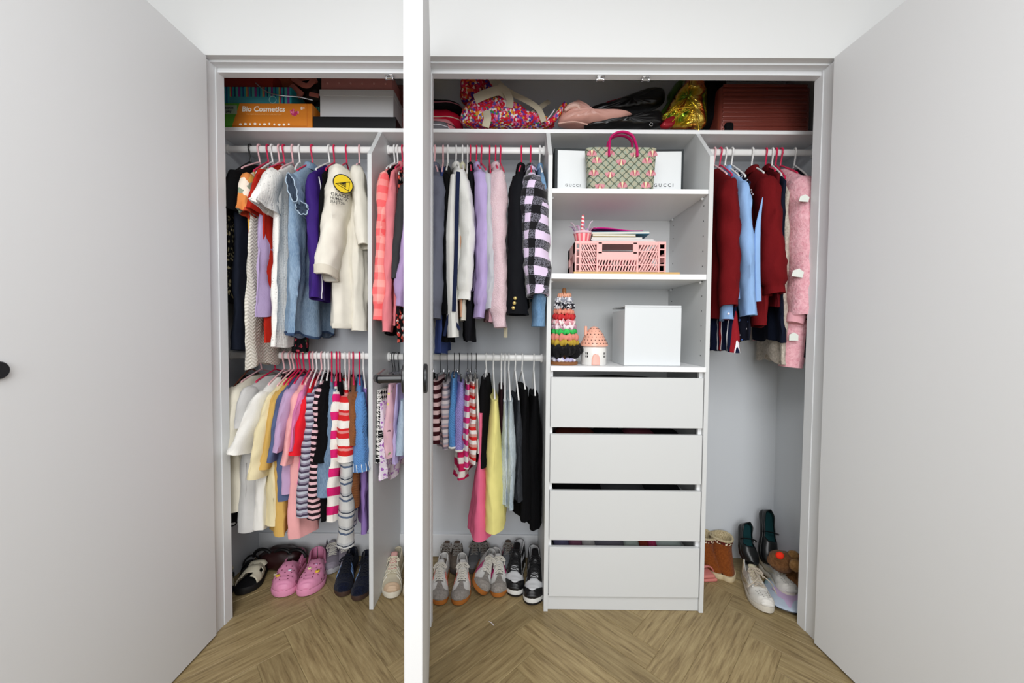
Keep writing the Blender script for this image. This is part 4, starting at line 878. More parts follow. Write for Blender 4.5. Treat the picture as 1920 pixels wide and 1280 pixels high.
# black boots
c0 = P(1180,240,1.8); t = thing('black_boots','pair of shiny black boots lying on the top shelf','boots',(c0.x,1.79,ZT))
LEA = plain('black_leather','#0e0d0e',.28,.5,grain=90)
blob(MB(), ol([(1100,208),(1140,196),(1190,178),(1225,167),(1245,172),(1242,196),(1210,208),(1160,214),(1110,218)]), 1.84,.09,12).build('boot_shaft', LEA, t, angle=180)
blob(MB(), ol([(1095,236),(1130,228),(1180,220),(1215,212),(1240,214),(1244,234),(1215,240),(1150,240),(1100,241)]), 1.76,.08,14).build('boot_foot', LEA, t, angle=180)
MB().tube(bez([L_(x,y,1.735) for x,y in ((1213,212),(1219,222),(1222,238))],5), .008, 8, flat=.5).build('ankle_strap', BLACK, t)
MB().tube([L_(1221+3*math.cos(2*PI*k/12),233+3*math.sin(2*PI*k/12),1.725) for k in range(12)], .0018, 6, closed=True).build('buckle', CHROME, t)
blob(MB(), ol([(1130,194),(1145,188),(1170,184),(1176,190),(1150,198),(1132,200)]), 1.87,.03,15).build('red_lining', C('red_print','#a62b38'), t, angle=180)
# holographic bag
def holo(name):
    m = NT(name); ly = m.n('ShaderNodeLayerWeight'); k = m.math('FRACT', m.math('ADD', m.math('MULTIPLY', m.noise(7,2,dist=.6), 2.6), ly.outputs['Facing']))
    m.color(m.ramp(k, [(0,'#6a8f1f'),(.25,'#e0b020'),(.5,'#f0d060'),(.7,'#d06a1a'),(.85,'#7a1c14'),(1,'#3f7a1f')], 'LINEAR')); m.bump(m.noise(16,3,dist=.8), 1.0, .03); return m.done(.16,.6,.75)
c0 = P(1280,240,1.78); t = thing('holographic_bag','shiny gold and green holographic drawstring bag','bag',(c0.x,1.79,ZT))
blob(MB(), ol([(1236,226),(1252,200),(1268,176),(1282,150),(1296,140),(1318,140),(1322,190),(1318,240),(1270,240),(1244,238)]), 1.79,.11,21,26).build('body', holo('gold_holographic'), t, angle=70)
blob(MB(), ol([(1228,226),(1248,196),(1256,170),(1276,148),(1294,138),(1270,176),(1250,206),(1238,232)]), 1.83,.05,22).build('green_side', plain('holo_green','#3c5a1c',.3,.5,.5), t, angle=180)
blob(MB(), ol([(1236,236),(1246,224),(1264,220),(1262,238),(1240,241)]), 1.745,.03,23).build('red_tag', plain('red_foil','#9b1a26',.3,.5,.3), t, angle=180)
for k in range(5): MB().tube(bez([L_(1302,200,1.728), L_(1262+k*12,206+k*9,1.722), L_(1246+k*14,224+k*4,1.728)],6), .0022, 6).build('fold_ridge', plain('gold_foil','#e2b63a',.2,.5,.8), t)
c0 = P(1335,240,1.82); t = thing('black_backpack','black backpack squeezed beside the ridged suitcase','backpack',(c0.x,1.79,ZT))
blob(MB(), ol([(1312,150),(1330,138),(1350,140),(1356,180),(1346,214),(1350,240),(1312,240)]), 1.84,.12,31).build('body', C('backpack_black','#0d0d0f'), t, angle=180)
MB().rbox(-.02+.03,.05,-.07,.01,0,.05,.012,3).build('pocket', C('backpack_black','#0d0d0f'), t)
# ridged suitcase
RG = plain('copper_shell','#7a3a30',.32,.5,.15)
a, b = P(1349,240,1.735), P(1524,140,1.735); t = thing('ridged_suitcase','metallic copper hard-shell suitcase with horizontal ridges','suitcase',((a.x+b.x)/2,1.735,ZT)); w = b.x-a.x; h = .225
MB().rbox(-w/2,w/2,0,.21,0,h,.022,4).build('shell', RG, t)
for k in range(11):
    z = .016+k*.0195
    if z < h-.012: MB().rbox(-w/2+.012,w/2-.022,-.004,.004,z,z+.0125,.004,2).build('ridge', RG, t)
MB().rbox(w/2-.012,w/2+.004,.02,.19,.02,h-.02,.004).build('zip_band', plain('dark_band','#2a1a18',.6), t)
for dx in (-.12,.12): MB().tube([(dx,.03,.006),(dx+.02,.03,.006)], .006, 8).build('wheel', BLACK, t)
# ================================================================== tower shelf: gift boxes and monogram bag
ZA = 1.807+.0006
def giftbox(label, px0, px1, py0, Y, yaw, tx, sz):
    a, b = P(px0,353,Y), P(px1,py0,Y); w = b.x-a.x; h = b.z-ZA
    t = thing('gift_box', label, 'box', ((a.x+b.x)/2, Y, ZA), yaw, 'white gift boxes on the tower shelf')
    MB().rbox(-w/2,w/2,.006,.085,0,h,.001,1).build('lid_rim', plain('charcoal_rim','#2a2f31',.6), t, smooth=False)
    MB().rbox(-w/2+.012,w/2-.012,0,.006,.0,h-.012,.001,1).build('front', plain('gift_white','#e6e9ea',.5), t, smooth=False)
    text('lettering','G U C C I',sz,plain('grey_ink','#55575a',.6),t,at(FACE,tx,-.0008,P((px0+px1)/2,347.5,Y).z-ZA),.0002,.0003)
    return t
giftbox('white gift box with charcoal rim left of the monogram bag',1040,1106,277,1.71,.06,.004,.0165)
giftbox('white gift box with charcoal rim right of the monogram bag',1197,1283,279,1.72,-.03,.012,.021)
def monogram(name):
    m = NT(name); s = m.sep(); sx, sz = .0175, .0175
    a = m.math('ADD', m.math('DIVIDE', s[0], sx), m.math('DIVIDE', s[2], sz)); b = m.math('SUBTRACT', m.math('DIVIDE', s[0], sx), m.math('DIVIDE', s[2], sz))
    def near(v): return m.math('LESS_THAN', m.math('PINGPONG', m.math('ADD', v, 50.0), 1.0), .13)
    lat = m.math('MAXIMUM', near(a), near(b))
    # ring in every other lozenge
    def cell(v): return m.math('SUBTRACT', m.math('FRACT', m.math('MULTIPLY', m.math('ADD', v, 51.0), .5)), .5)
    ca2, cb2 = cell(a), cell(b); rad = m.math('SQRT', m.math('ADD', m.math('MULTIPLY', ca2, ca2), m.math('MULTIPLY', cb2, cb2)))
    ring = m.math('MULTIPLY', m.math('GREATER_THAN', rad, .14), m.math('LESS_THAN', rad, .2))
    lat = m.math('MAXIMUM', lat, ring)
    ground = m.ramp(m.noise(90,2), [(.4,'#aaa38a'),(.6,'#98a291')], 'LINEAR')
    m.color(m.mix(lat, ground, '#4b5646')); m.bump(m.noise(300,1), .2, .001); return m.done(.6,.3)
a, b = P(1100,353,1.615), P(1236,273,1.615); wT = b.x-a.x; h = b.z-ZA
t = thing('monogram_handbag','small monogram handbag with hot pink handles','handbag',((a.x+b.x)/2,1.66,ZA))
wb = P(1224,353,1.615).x-P(1103,353,1.615).x
rings = []
for i in range(13):
    v = i/12; hw = (wb+(wT-wb)*v)/2; dp = .042-.014*v
    rings.append([Vector((hw*spow(math.cos(2*PI*k/40),.28), dp*spow(math.sin(2*PI*k/40),.4)-.002, h*v)) for k in range(40)])
MB().loft(rings, True, True).build('body', monogram('monogram_canvas'), t, angle=50)
HP = plain('hot_pink_leather','#c8186a',.4,.4)
FP = [plain('fan_pink','#cf8a94',.6), plain('fan_cream','#e2d5ae',.6), plain('fan_red','#b3606a',.6)]
k_ = 0
for r_, xs in ((.94,(-.155,-.052,.054,.158)),(.70,(-.108,-.004,.106)),(.42,(-.15,-.052,.054,.148)),(.15,(-.096,.0,.1))):
    for x in xs:
        lim = wb/2+r_*(wT-wb)/2-.022; x = max(-lim, min(lim, x))
        k_ += 1; mb0, mb1, mb2 = MB(), MB(), MB(); zc = h*r_-.004; up = 1 if k_ % 3 else -1
        if r_ == .94: zc = h*.84
        yy = -(.042-.014*r_)-.0022
        for j in range(7):
            an = math.radians(-78+26*j); L1 = .021+.003*math.cos(an)
            q = [(x+.004*math.sin(an), yy, zc-up*.008), (x+L1*.6*math.sin(an)*1.1, yy-.0008, zc+up*(L1*.5*math.cos(an)-.004)), (x+L1*math.sin(an), yy, zc+up*(L1*math.cos(an)-.006))]
            (mb0 if j in (0,6,1,5) else mb1 if j == 3 else mb2).tube(bez(q,4), [.0024]*4+[.0046]*4+[.003], 6, flat=.35, up0=(0,1,0))
        mb0.build('flower_motif', FP[0], t); mb1.build('flower_motif', FP[1], t); mb2.build('flower_motif', FP[2], t)
ax, bx = P(1143,290,1.615).x-(a.x+b.x)/2, P(1196,290,1.615).x-(a.x+b.x)/2
for yo in (-.034,.026):
    topz = P(1170,240,1.6).z-ZA+.006
    path = [(ax,yo-.004,h*.78),(ax+.001,yo,h*.98),(ax+.006,yo*.6,h+.03)] + [((ax+bx)/2+(bx-ax)/2*.9*math.cos(PI-PI*k/10), yo*.5, h+.03+(topz-h-.03)*math.sin(PI*k/10)) for k in range(1,10)] + [(bx-.006,yo*.6,h+.03),(bx-.001,yo,h*.98),(bx,yo-.004,h*.78)]
    MB().tube(bez(path,3), .0085, 10, flat=.6).build('handle', HP, t)
# ================================================================== tower shelf 2: crate, books, cup, board
ZB = 1.4535+.0006
p0, p1 = P(1075,508,1.60), P(1274,508,1.60)
tag(MB().rbox(p0.x, p1.x, 1.592, 1.80, ZB, ZB+.010, .003).build('wooden_board', plain('light_bamboo','#d3ab6d',.5,grain=80)), 'thin pale wooden board under the pink crate', 'board')
ZC_ = ZB+.0105
CR = plain('pale_pink_plastic_crate','#eeb4b0',.45,.4)
a, b = P(1083,503,1.61), P(1232,452,1.61); a0, b0 = P(1070,480,1.63), P(1248,480,1.63)
cw, ch, cd = P(1248,470,1.62).x-P(1078,470,1.62).x, b.z-ZC_, .21
t = thing('plastic_crate','pale pink plastic folding crate with slotted sides','crate',((P(1078,470,1.62).x+P(1248,470,1.62).x)/2,1.615,ZC_))
def slotted(name, x0, x1, z0, z1, fn, axis='front', hand=None):
    """frame bars and slats: real open slots"""
    mb = MB(); mb.rbox(x0,x1,0,.008,z0,z0+.006,.001,1).rbox(x0,x1,0,.008,z1-.007,z1,.001,1)
    return mb
fr = MB(); bars = [-cw/2+.019,-cw/2+.085, -cw/2+.205-.012, cw/2-.024]
fr.rbox(-cw/2,cw/2,0,.009,0,.008,.001,1).rbox(-cw/2,cw/2,0,.009,ch-.012,ch,.001,1)
xs_b = [(-cw/2,-cw/2+.006),(-cw/2+.018,-cw/2+.024),(-cw/2+.092,-cw/2+.100),(cw/2-.125,cw/2-.117),(cw/2-.034,cw/2-.027),(cw/2-.006,cw/2)]
for x0, x1 in xs_b: fr.rbox(x0,x1,-.001,.009,0,ch,.001,1)
fr.rbox(-cw/2+.096,cw/2-.121,0,.008,ch*.42,ch*.66,.001,1)                 # solid middle under the hand hole
fr.rbox(-cw/2+.096,-cw/2+.116,0,.008,ch*.6,ch-.005,.001,1).rbox(cw/2-.141,cw/2-.121,0,.008,ch*.6,ch-.005,.001,1)
for z in (ch*.25,ch*.5,ch*.75): fr.rbox(-cw/2,-cw/2+.022,0,.006,z-.003,z+.003,.001,1).rbox(cw/2-.03,cw/2,0,.006,z-.003,z+.003,.001,1)
fr.build('front_frame', CR, t, smooth=False)
def slats(x0, x1, z0, z1, rows, sl, pitch):
    hgt = (z1-z0)/rows
    for r in range(rows):
        zb0 = z0+r*hgt; MB().box(x0,x1,.001,.0075,zb0+hgt-.0035,zb0+hgt).build('slot_rail', CR, t, smooth=False)
        n = int((x1-x0)/pitch)
        for k in range(n+1):
            x = x0+k*pitch; d = sl*hgt
            q = [(x,zb0),(x+pitch*.48,zb0),(x+pitch*.48+d,zb0+hgt),(x+d,zb0+hgt)]
            q = [(min(max(u,x0),x1),v) for u,v in q]
            if q[1][0]-q[0][0] < 1e-4 and q[2][0]-q[3][0] < 1e-4: continue
            MB().prism(q,'y',.0012,.0072).build('slat', CR, t, smooth=False)
slats(-cw/2+.024,-cw/2+.092,.008,ch-.012,4,-.55,.0112)
slats(cw/2-.117,cw/2-.034,.008,ch-.012,4,.55,.0122)
slats(-cw/2+.1,cw/2-.125,.008,ch*.42,2,.3,.0125)
for x in (-cw/2,cw/2-.006): MB().rbox(x,x+.006,.009,cd,0,ch*.36,.001,1).rbox(x,x+.006,.009,cd,ch*.62,ch,.001,1).rbox(x,x+.006,.009,.05,0,ch,.001,1).rbox(x,x+.006,cd-.05,cd,0,ch,.001,1).build('side_wall', CR, t, smooth=False)
MB().rbox(-cw/2,cw/2,cd-.006,cd,0,ch,.001,1).build('back_wall', CR, t, smooth=False); MB().box(-cw/2,cw/2,0,cd,0,.004).build('base', CR, t, smooth=False)
crx = t.location.x
tag(MB().ball((crx-.03,1.70,ZC_+.045), .13,.06,.035,n=20,k=10,bumpy=.5,seed=4).build('craft_supplies', printed('craft_mix',[(0,'#1c1c1e'),(.3,'#c94b62'),(.5,'#e8e2da'),(.7,'#2c2c30'),(.85,'#7c1c2c')],60)), 'bundle of dark and pink craft supplies inside the pink crate', 'supplies')
ztop = ZC_+ch+.0006
def book(label, x0, x1, y0, y1, z, th, c, rz=0, pages=True, sag=0):
    t = thing('book', label, 'book', ((x0+x1)/2,(y0+y1)/2,z), rz, 'books and folders on the pink crate'); w, d = x1-x0, y1-y0
    m_ = plain('cover_'+c.strip('#'), c, .45)
    if pages:
        MB().rbox(-w/2+.001,w/2-.001,-d/2+.001,d/2-.001,.0012,th-.0012,.0004,1).build('pages', plain('paper','#dcd8d0',.8), t, smooth=False)
        MB().box(-w/2,w/2,-d/2,d/2,0,.0012).box(-w/2,w/2,-d/2,d/2,th-.0012,th).build('cover', m_, t, smooth=False)
    else:
        MB().grid(lambda u,v:(-w/2+w*u,-d/2+d*v,th+.01*math.sin(PI*u)*.6+.006*math.sin(5*u+1)), 16, 6).build('cover', m_, t, solid=.004)
    return z+th
xa = P(1110,440,1.64).x
z = book('white sketch pad lying flat on the pink crate', xa, P(1229,440,1.64).x, 1.635, 1.80, ztop, .009, '#d9d9dc')
z = book('slim white notebook above the sketch pad', xa-.004, P(1228,440,1.64).x-.004, 1.64, 1.79, z+.0004, .006, '#c9c6d2')
z = book('dark patterned book near the top of the crate pile', xa+.0, P(1205,430,1.65).x, 1.65, 1.80, z+.0004, .011, '#39405a')
z = book('yellow and teal workbook in the crate pile', xa+.004, P(1192,425,1.65).x, 1.645, 1.80, z+.0004, .010, '#c9b46a')
z = book('teal folder jutting right from the crate pile', xa-.003, P(1219,420,1.65).x, 1.645, 1.82, z+.0004, .011, '#1f7f9c', -.06)
z = book('magenta document wallet on top of the crate pile', xa-.004, P(1205,410,1.66).x, 1.66, 1.81, z+.002, .010, '#c41d80', .04, pages=False)
# unicorn style cup with striped straw
p = P(1093,452,1.645); t = thing('party_cup','pink striped cup with a spiral straw and feathers','cup',(p.x,1.655,ztop))
def vstripe(name, a_, b_, n):
    m = NT(name); s = m.sep(); an = m.math('ARCTAN2', s[1], s[0]); m.color(m.mix(m.math('GREATER_THAN', m.math('FRACT', m.math('MULTIPLY', m.math('ADD', an, 4.0), n/(2*PI))), .5), a_, b_)); return m.done(.4,.4)
MB().lathe([(.031,0),(.0385,.038)], 32, cap1=False).build('cup_body', vstripe('cup_stripe','#f2b6b4','#e2606e',11), t)
MB().lathe([(.040,.036),(.042,.040),(.040,.045),(.03,.048)], 32).build('lid', plain('cup_lid','#e8c6d0',.3), t)
def spiral(name):
    m = NT(name); s = m.sep(); an = m.math('ARCTAN2', s[1], s[0]); m.color(m.mix(m.math('GREATER_THAN', m.math('FRACT', m.math('ADD', m.math('DIVIDE', s[2], .017), m.math('DIVIDE', an, 2*PI))), .5), '#f3e1de', '#df5a66')); return m.done(.4,.4)
MB().lathe([(.0095,.048),(.0085,.09),(.006,.115),(.003,.122)], 14).build('straw', spiral('straw_spiral'), t)
for k in range(10):
    an = k*PI*2/10+.3; mb = MB(); c_ = Vector((.03*math.cos(an),.03*math.sin(an),.047)); tip = Vector((.062*math.cos(an),.05*math.sin(an),.062+.012*(k%3)))
    mb.tube(bez([c_,(c_+tip)/2+Vector((0,0,.01)),tip],4), [.002,.005,.007,.008,.008,.007,.005,.003,.001], 6, flat=.3); mb.build('feather', plain('feather_%d'%(k%3), ('#d9b4d2','#c99fd6','#e8d4e2')[k%3], .8), t)
# ================================================================== tower shelf 3: scrunchies, ceramic house, white box
ZD = 1.064+.0006
p = P(1056,676,1.66); t = thing('scrunchie_stand','wooden stand stacked with scrunchies','stand',(p.x,1.655,ZD)); WD = plain('walnut','#8a5a34',.5,.3,grain=70)
SX, SY = p.x, 1.655
MB().lathe([(.062,0),(.064,.004),(.064,.011),(.06,.014)], 36).build('base', WD, t)
MB().lathe([(.009,.014),(.009,.33),(.006,.336)], 14).build('dowel', WD, t)
SCR = [('lilac and white scrunchie at the bottom of the stand',.022,.047,.010,'#b9b4d6','#e9e6ee'),('large fluffy black scrunchie on the stand',.062,.052,.026,'#0c0b0d','#1a191c'),('gold speckled scrunchie on the stand',.096,.05,.016,'#b79a3c','#8c742a'),
       ('coral ruffled scrunchie below the green one',.118,.046,.017,'#dd8d7e','#c05f58'),('bright green scrunchie on the stand',.143,.043,.013,'#3fbf5e','#1f8d43'),('white and pink printed scrunchie on the stand',.162,.04,.013,'#e8d6dc','#b78ea0'),
       ('pink and white striped scrunchie on the stand',.184,.037,.014,'#d99aa4','#f0e6e4'),('red scrunchie on the stand',.208,.035,.014,'#c8393c','#8f1f26'),('coral scrunchie above the red one',.23,.031,.013,'#e28f7a','#b85a4c'),
       ('black and white print scrunchie near the top',.255,.028,.016,'#24242a','#d6d6da'),('grey patterned scrunchie near the top',.281,.025,.013,'#8d8f9a','#e0e0e4'),('small peach scrunchie at the top of the stand',.302,.019,.010,'#e3a78c','#c97c66')]
for k, (lab, z, R0, r0, c1, c2) in enumerate(SCR):
    rings = []
    n, mm = 72, 14
    for i in range(n):
        a = 2*PI*i/n; gth = 1.18+.32*math.sin(17*a+k)+.22*math.sin(9*a+2*k)
        cdir = Vector((math.cos(a), math.sin(a), 0)); c_ = cdir*R0+Vector((0,0,.22*r0*math.sin(13*a+k*2)))
        rings.append([c_+cdir*(r0*gth*.8*math.cos(2*PI*j/mm))+Vector((0,0,r0*gth*.75*math.sin(2*PI*j/mm))) for j in range(mm)])
    rings.append(rings[0])
    if k == 1: mt_ = fuzzy('black_fluff', c2, c1, 120)
    elif k in (0,5,6,9,10): mt_ = printed('scrunchie_print_%d'%k, [(0,c1),(.5,c2)], 110)
    else: mt_ = C('scrunchie_%d'%k, c1, amt=.3)
    mb = MB().loft(rings, False, False)
    if k == 1: mb.ball((.062,-.018,.004), .024, .024, .024, n=16, k=10, bumpy=.15)
    o = mb.build('scrunchie', mt_, angle=180); o.location = (SX, SY, ZD+z); tag(o, lab, 'scrunchie', 'scrunchies on the wooden stand')
# ceramic house
p = P(1114,674,1.64); t = thing('ceramic_house','white ceramic cottage night light with pink spotted roof','ornament',(p.x,1.65,ZD)); CW = plain('white_ceramic','#e9e8e4',.25,.5); CP = plain('pink_ceramic','#eaae98',.3,.5)
MB().lathe([(.052,0),(.0545,.003),(.0545,.075),(.052,.082),(.045,.088)], 40).build('wall', CW, t)
MB().lathe([(.05,.078),(.062,.083),(.0605,.09),(.052,.105),(.042,.128),(.03,.148),(.016,.162),(.006,.168),(.0,.169)], 40, cap1=False).build('roof', CP, t)
MB().lathe([(.0065,.13),(.0065,.168),(.0045,.169)], 12, (-.038,-.006,0)).build('chimney', CP, t)
dots = MB()
def roof_r(z): 
    pr = [(.0605,.09),(.052,.105),(.042,.128),(.03,.148),(.016,.162)]
    for (r0,z0),(r1,z1) in zip(pr,pr[1:]):
        if z0 <= z <= z1: return r0+(r1-r0)*(z-z0)/(z1-z0)
    return .02
for z, n, off in ((.095,9,0),(.109,8,.3),(.122,7,0),(.134,6,.4),(.147,5,.1),(.158,4,.3)):
    for k in range(n):
        a = -PI/2+(k-(n-1)/2)*(2.6/n)+off*.2; r = roof_r(z)+.0006; dots.ball((r*math.cos(a), r*math.sin(a), z), .0022, n=8, k=5)
d_ = dots.build('roof_holes', plain('hole_brown','#4a2f2a',.7), t); d_['kind'] = 'stuff'
def onwall(a, z, r=.0548): return Vector((r*math.sin(a), -r*math.cos(a), z))
for s in (-1,1):
    a0 = s*.78; w_ = MB()
    for du in (-.07,.07):
        for z0,z1 in ((.034,.043),(.046,.056)):
            w_.grid(lambda u,v: onwall(a0+du+(u-.5)*.10, z0+(z1-z0)*v), 4, 2)
    w_.build('window', plain('window_dark','#1d1a1c',.5), t, solid=.001)
MB().grid(lambda u,v: onwall(-.02+(u-.5)*.62*(1-.5*max(0,v-.6)**1.2/.33), .0015+.046*v, .0552), 10, 8).build('front_door', plain('door_pink','#e8b3a6',.35), t, solid=.0015)
MB().tube([onwall(-.02-.33*1, .002,.056), onwall(-.02-.31,.03,.056), onwall(-.02-.2,.046,.056), onwall(-.02,.05,.056)], .0012, 6).build('door_frame', CP, t)
# big white box
a, b = P(1170,680,1.60), P(1278,573,1.60); w, h = b.x-a.x, b.z-ZD
t = thing('white_storage_box','large plain white gift box on the lowest open shelf','box',((a.x+b.x)/2,1.60,ZD)); GW = plain('glossy_white','#d9dddf',.3,.5)
MB().rbox(-w/2+.0015,w/2-.0015,.0015,.2,0,h-.02,.0012,1).build('carton', GW, t, smooth=False); MB().rbox(-w/2,w/2,0,.2015,h-.24*h*.0-.006,h,.0012,1).build('lid', GW, t, smooth=False)
MB().rbox(-w/2-.0,w/2,-.0006,.0015,.002,h-.007,.0004,1).build('front_flap', GW, t, smooth=False)
# ================================================================== shoes
def lerp_tab(tab, t):
    for (a, va), (b, vb) in zip(tab, tab[1:]):
        if t <= b:
            k = (t-a)/(b-a) if b > a else 0; k = k*k*(3-2*k); return va+(vb-va)*k
    return tab[-1][1]
HW = [(0,.34),(.14,.36),(.3,.365),(.45,.38),(.6,.455),(.72,.5),(1,.5)]
class Shoe:
    def __init__(s, name, label, toe, heel, zc=.07, W=.085, side=1, group=None, roll=0, pitch=0, L=None, cat='shoe', yawadd=0, prof=None, sole_t=.022, spring=.010, lift=0.0):
        T = PF(*toe); Hh = PF(heel[0], heel[1], zc); d = Vector((T.x-Hh.x, T.y-Hh.y)); s.L = L or max(.15, min(.26, d.length)); rz = math.atan2(d.y, d.x)+yawadd
        d = Vector((math.cos(rz), math.sin(rz))); base = Vector((T.x-d.x*s.L, T.y-d.y*s.L, lift))
        s.root = thing(name, label, cat, base, rz, group); s.root.rotation_euler = (roll, pitch, rz)
        s.W, s.side, s.ts, s.spring = W, side, sole_t, spring
        s.h = prof or [(0,.092),(.05,.092),(.2,.076),(.34,.070),(.42,.068),(.55,.054),(.68,.042),(.8,.036),(.9,.032),(.96,.024),(1,.008)]
    def cy(s, t): return s.side*s.W*(.10*math.sin(PI*min(1,t*1.05))-.06*max(0,t-.55)*2)
    def hw(s, t):
        e = 1.0
        if t < .13: e = math.sqrt(max(0, 1-((.13-t)/.13)**2))
        if t > .70: e = max(0, 1-((t-.70)/.30)**2.3)**.5
        return max(.004, lerp_tab(HW, t)*s.W*e)
    def sp(s, t): return s.spring*max(0,(t-.72)/.28)**2
    def surf(s, t, v, off=0.0, inset=.95):
        ph = v*PI/2; h = lerp_tab(s.h, t); w = s.hw(t)*inset
        nar = 1-.16*math.cos(ph)
        return Vector((t*s.L, s.cy(t)+(w+off)*spow(math.sin(ph),.72)*nar, s.ts+s.sp(t)-.002+(h+off)*spow(math.cos(ph),.62)))
    def sole(s, mat, foot=None, bulge=1.02, name='sole', outs=None):
        N = 40; out = []
        ts_ = [.5-.5*math.cos(PI*k/(N/2)) for k in range(N//2+1)]
        pts = [(t, s.cy(t)+s.hw(t)) for t in ts_]+[(t, s.cy(t)-s.hw(t)) for t in reversed(ts_[1:-1])]
        rings = []
        for z, b in ((0,.955),(.002,.99),(s.ts*.5,bulge),(s.ts,.985),(s.ts+.0015,.94)):
            rings.append([Vector((t*s.L*(1 if b > .97 else 1)+((b-1)*.012*(1 if t > .5 else -1)), s.cy(t)+(y-s.cy(t))*b, z+s.sp(t)*(1 if z > 0 else .8))) for t, y in pts])
        o = MB().loft(rings).build(name, mat, s.root, angle=55)
        if outs:
            MB().loft([[Vector((p.x+((-1 if p.x < s.L/2 else 1)*.0012), s.cy(min(1,max(0,p.x/s.L)))+(p.y-s.cy(min(1,max(0,p.x/s.L))))*1.03, z+(.8*s.sp(p.x/s.L)))) for p in rings[1]] for z in (0,.0075)]).build('outsole', outs, s.root, angle=50)
        if foot:
            rg = [[Vector((p.x, p.y, p.z+.0008+.0005*i)) for p in [Vector((t*s.L, s.cy(t)+(y-s.cy(t))*.9, s.ts+s.sp(t)+.0015)) for t, y in pts]] for i in (0,1)]
            MB().loft(rg).build('insole', foot, s.root, angle=55)
        return o
    def upper(s, mat, lining, open0=-.07, open1=.40, gap=.56, name='upper', t0=0.0, nt=56, nv=28):
        mb = MB(); ids = {}
        tt = [t0+(.993-t0)*(.5-.5*math.cos(PI*i/nt)) for i in range(nt+1)]; vv = [-1+2*j/nv for j in range(nv+1)]
        for i, t in enumerate(tt):
            for j, v in enumerate(vv): ids[i,j] = len(mb.v); mb.v.append(s.surf(t, v))
        for i in range(nt):
            for j in range(nv):
                tm, vm = (tt[i]+tt[i+1])/2, (vv[j]+vv[j+1])/2
                if open0 < tm < open1:
                    e = min(1, (tm-open0)/.05, (open1-tm)/.07)
                    if abs(vm) < gap*math.sqrt(max(0,e)): continue
                mb.f.append((ids[i,j], ids[i+1,j], ids[i+1,j+1], ids[i,j+1]))
        mb.f.append(tuple(ids[nt,j] for j in range(nv+1)))
        o = mb.build(name, mat, s.root, angle=70, fix=False)
        md = o.modifiers.new('thick','SOLIDIFY'); md.thickness = .004; md.offset = -1
        if lining:
            mb = MB()
            for v0, v1 in ((-1,-gap*.98),(gap*.98,1)):
                mb.grid(lambda u, v: s.surf(max(0,open0)+.004+(open1-max(0,open0)-.03)*u, v0+(v1-v0)*v, -.0052), 16, 6)
            mb.build('lining', lining, s.root, angle=180)
        return o
    def patch(s, name, mat, t0, t1, v0, v1, off=.0012, nt=10, nv=8, skew=0.0, keep=None, th=.0016, fn=None, endcap=False):
        mb = MB(); ids = {}
        f_ = fn or (lambda a, b: (t0+(t1-t0)*a+skew*b, v0+(v1-v0)*b))
        for i in range(nt+1):
            for j in range(nv+1):
                t, v = f_(i/nt, j/nv); ids[i,j] = len(mb.v); mb.v.append(s.surf(max(0,min(1,t)), max(-1,min(1,v)), off))
        for i in range(nt):
            for j in range(nv):
                if keep and not keep((i+.5)/nt, (j+.5)/nv): continue
                mb.f.append((ids[i,j], ids[i+1,j], ids[i+1,j+1], ids[i,j+1]))
        if endcap: mb.f.append(tuple(ids[nt,j] for j in range(nv+1)))
        k = len(mb.f)//2; f = mb.f[k]; a, b, c = mb.v[f[0]], mb.v[f[1]], mb.v[f[3]]; nm = (b-a).cross(c-a)
        if nm.dot(a-Vector((a.x, s.cy(.5), s.ts*.6))) < 0: mb.f = [tuple(reversed(q)) for q in mb.f]
        return mb.build(name, mat, s.root, angle=180, solid=th, fix=False)
    def tip(s, mat):
        c = s.surf(.975, 0, 0); MB().ball((s.L*.976, s.cy(.976), s.ts+s.sp(.976)+.005), s.L*.024+.001, s.hw(.955)*.98, .0105, n=20, k=10).build('toe_tip', mat, s.root)
    def laces(s, mat, t0=.42, t1=.66, n=6, sp=.34, bow=True, r=.0021):
        pts = []
        for k in range(n):
            t = t0+(t1-t0)*k/(n-1); a = s.surf(t, -sp*(1-.25*k/n), .0035); b = s.surf(t, sp*(1-.25*k/n), .0035); c = s.surf(t, 0, .0055)
            t2 = t0+(t1-t0)*min(n-1,k+.9)/(n-1); b2 = s.surf(t2, sp*(1-.25*k/n), .0035); c2 = s.surf((t+t2)/2, 0, .0065); a2 = s.surf(t2, -sp*(1-.25*k/n), .0035)
            MB().tube(bez([a,c,b],4), r, 6, flat=.55).build('lace', mat, s.root)
            if k < n-1: MB().tube(bez([a,c2,b2],4), r, 6, flat=.55).tube(bez([b,c2+Vector((0,0,.001)),a2],4), r, 6, flat=.55).build('lace', mat, s.root)
        if bow:
            c = s.surf(t0-.005, 0, .010)
            for sg in (-1,1):
                MB().tube(bez([c, c+Vector((.012,sg*.018,.006)), c+Vector((.03,sg*.03,-.004)), c+Vector((.022,sg*.012,-.002)), c],5), r*.95, 6).tube(bez([c, c+Vector((.02,sg*.02,.001)), c+Vector((.05,sg*.026,-.012))],5), r*.9, 6).build('lace_bow', mat, s.root)
    def tongue(s, mat, t0=.34, t1=.6, w=.3, up=.012):
        mb = MB().grid(lambda a, b: s.surf(t0+(t1-t0)*a, -w+2*w*b, .001+.0*a)+Vector((-.008*(1-a)**2,0,up*(1-a)**2)), 12, 8)
        return mb.build('tongue', mat, s.root, angle=180, solid=.004)
LACEW = plain('lace_white','#d9d5cb',.8); GUM = plain('gum_sole','#a8662c',.55,.3); LGREY = C('shoe_lining','#b9b7b6'); SUEDE = fuzzy('grey_suede','#a09a94','#857f79',160)
WLEA = plain('white_leather','#d9d8d5',.45,.4,grain=150); STITCH = plain('black_lace_shadow','#3a3836',.8)
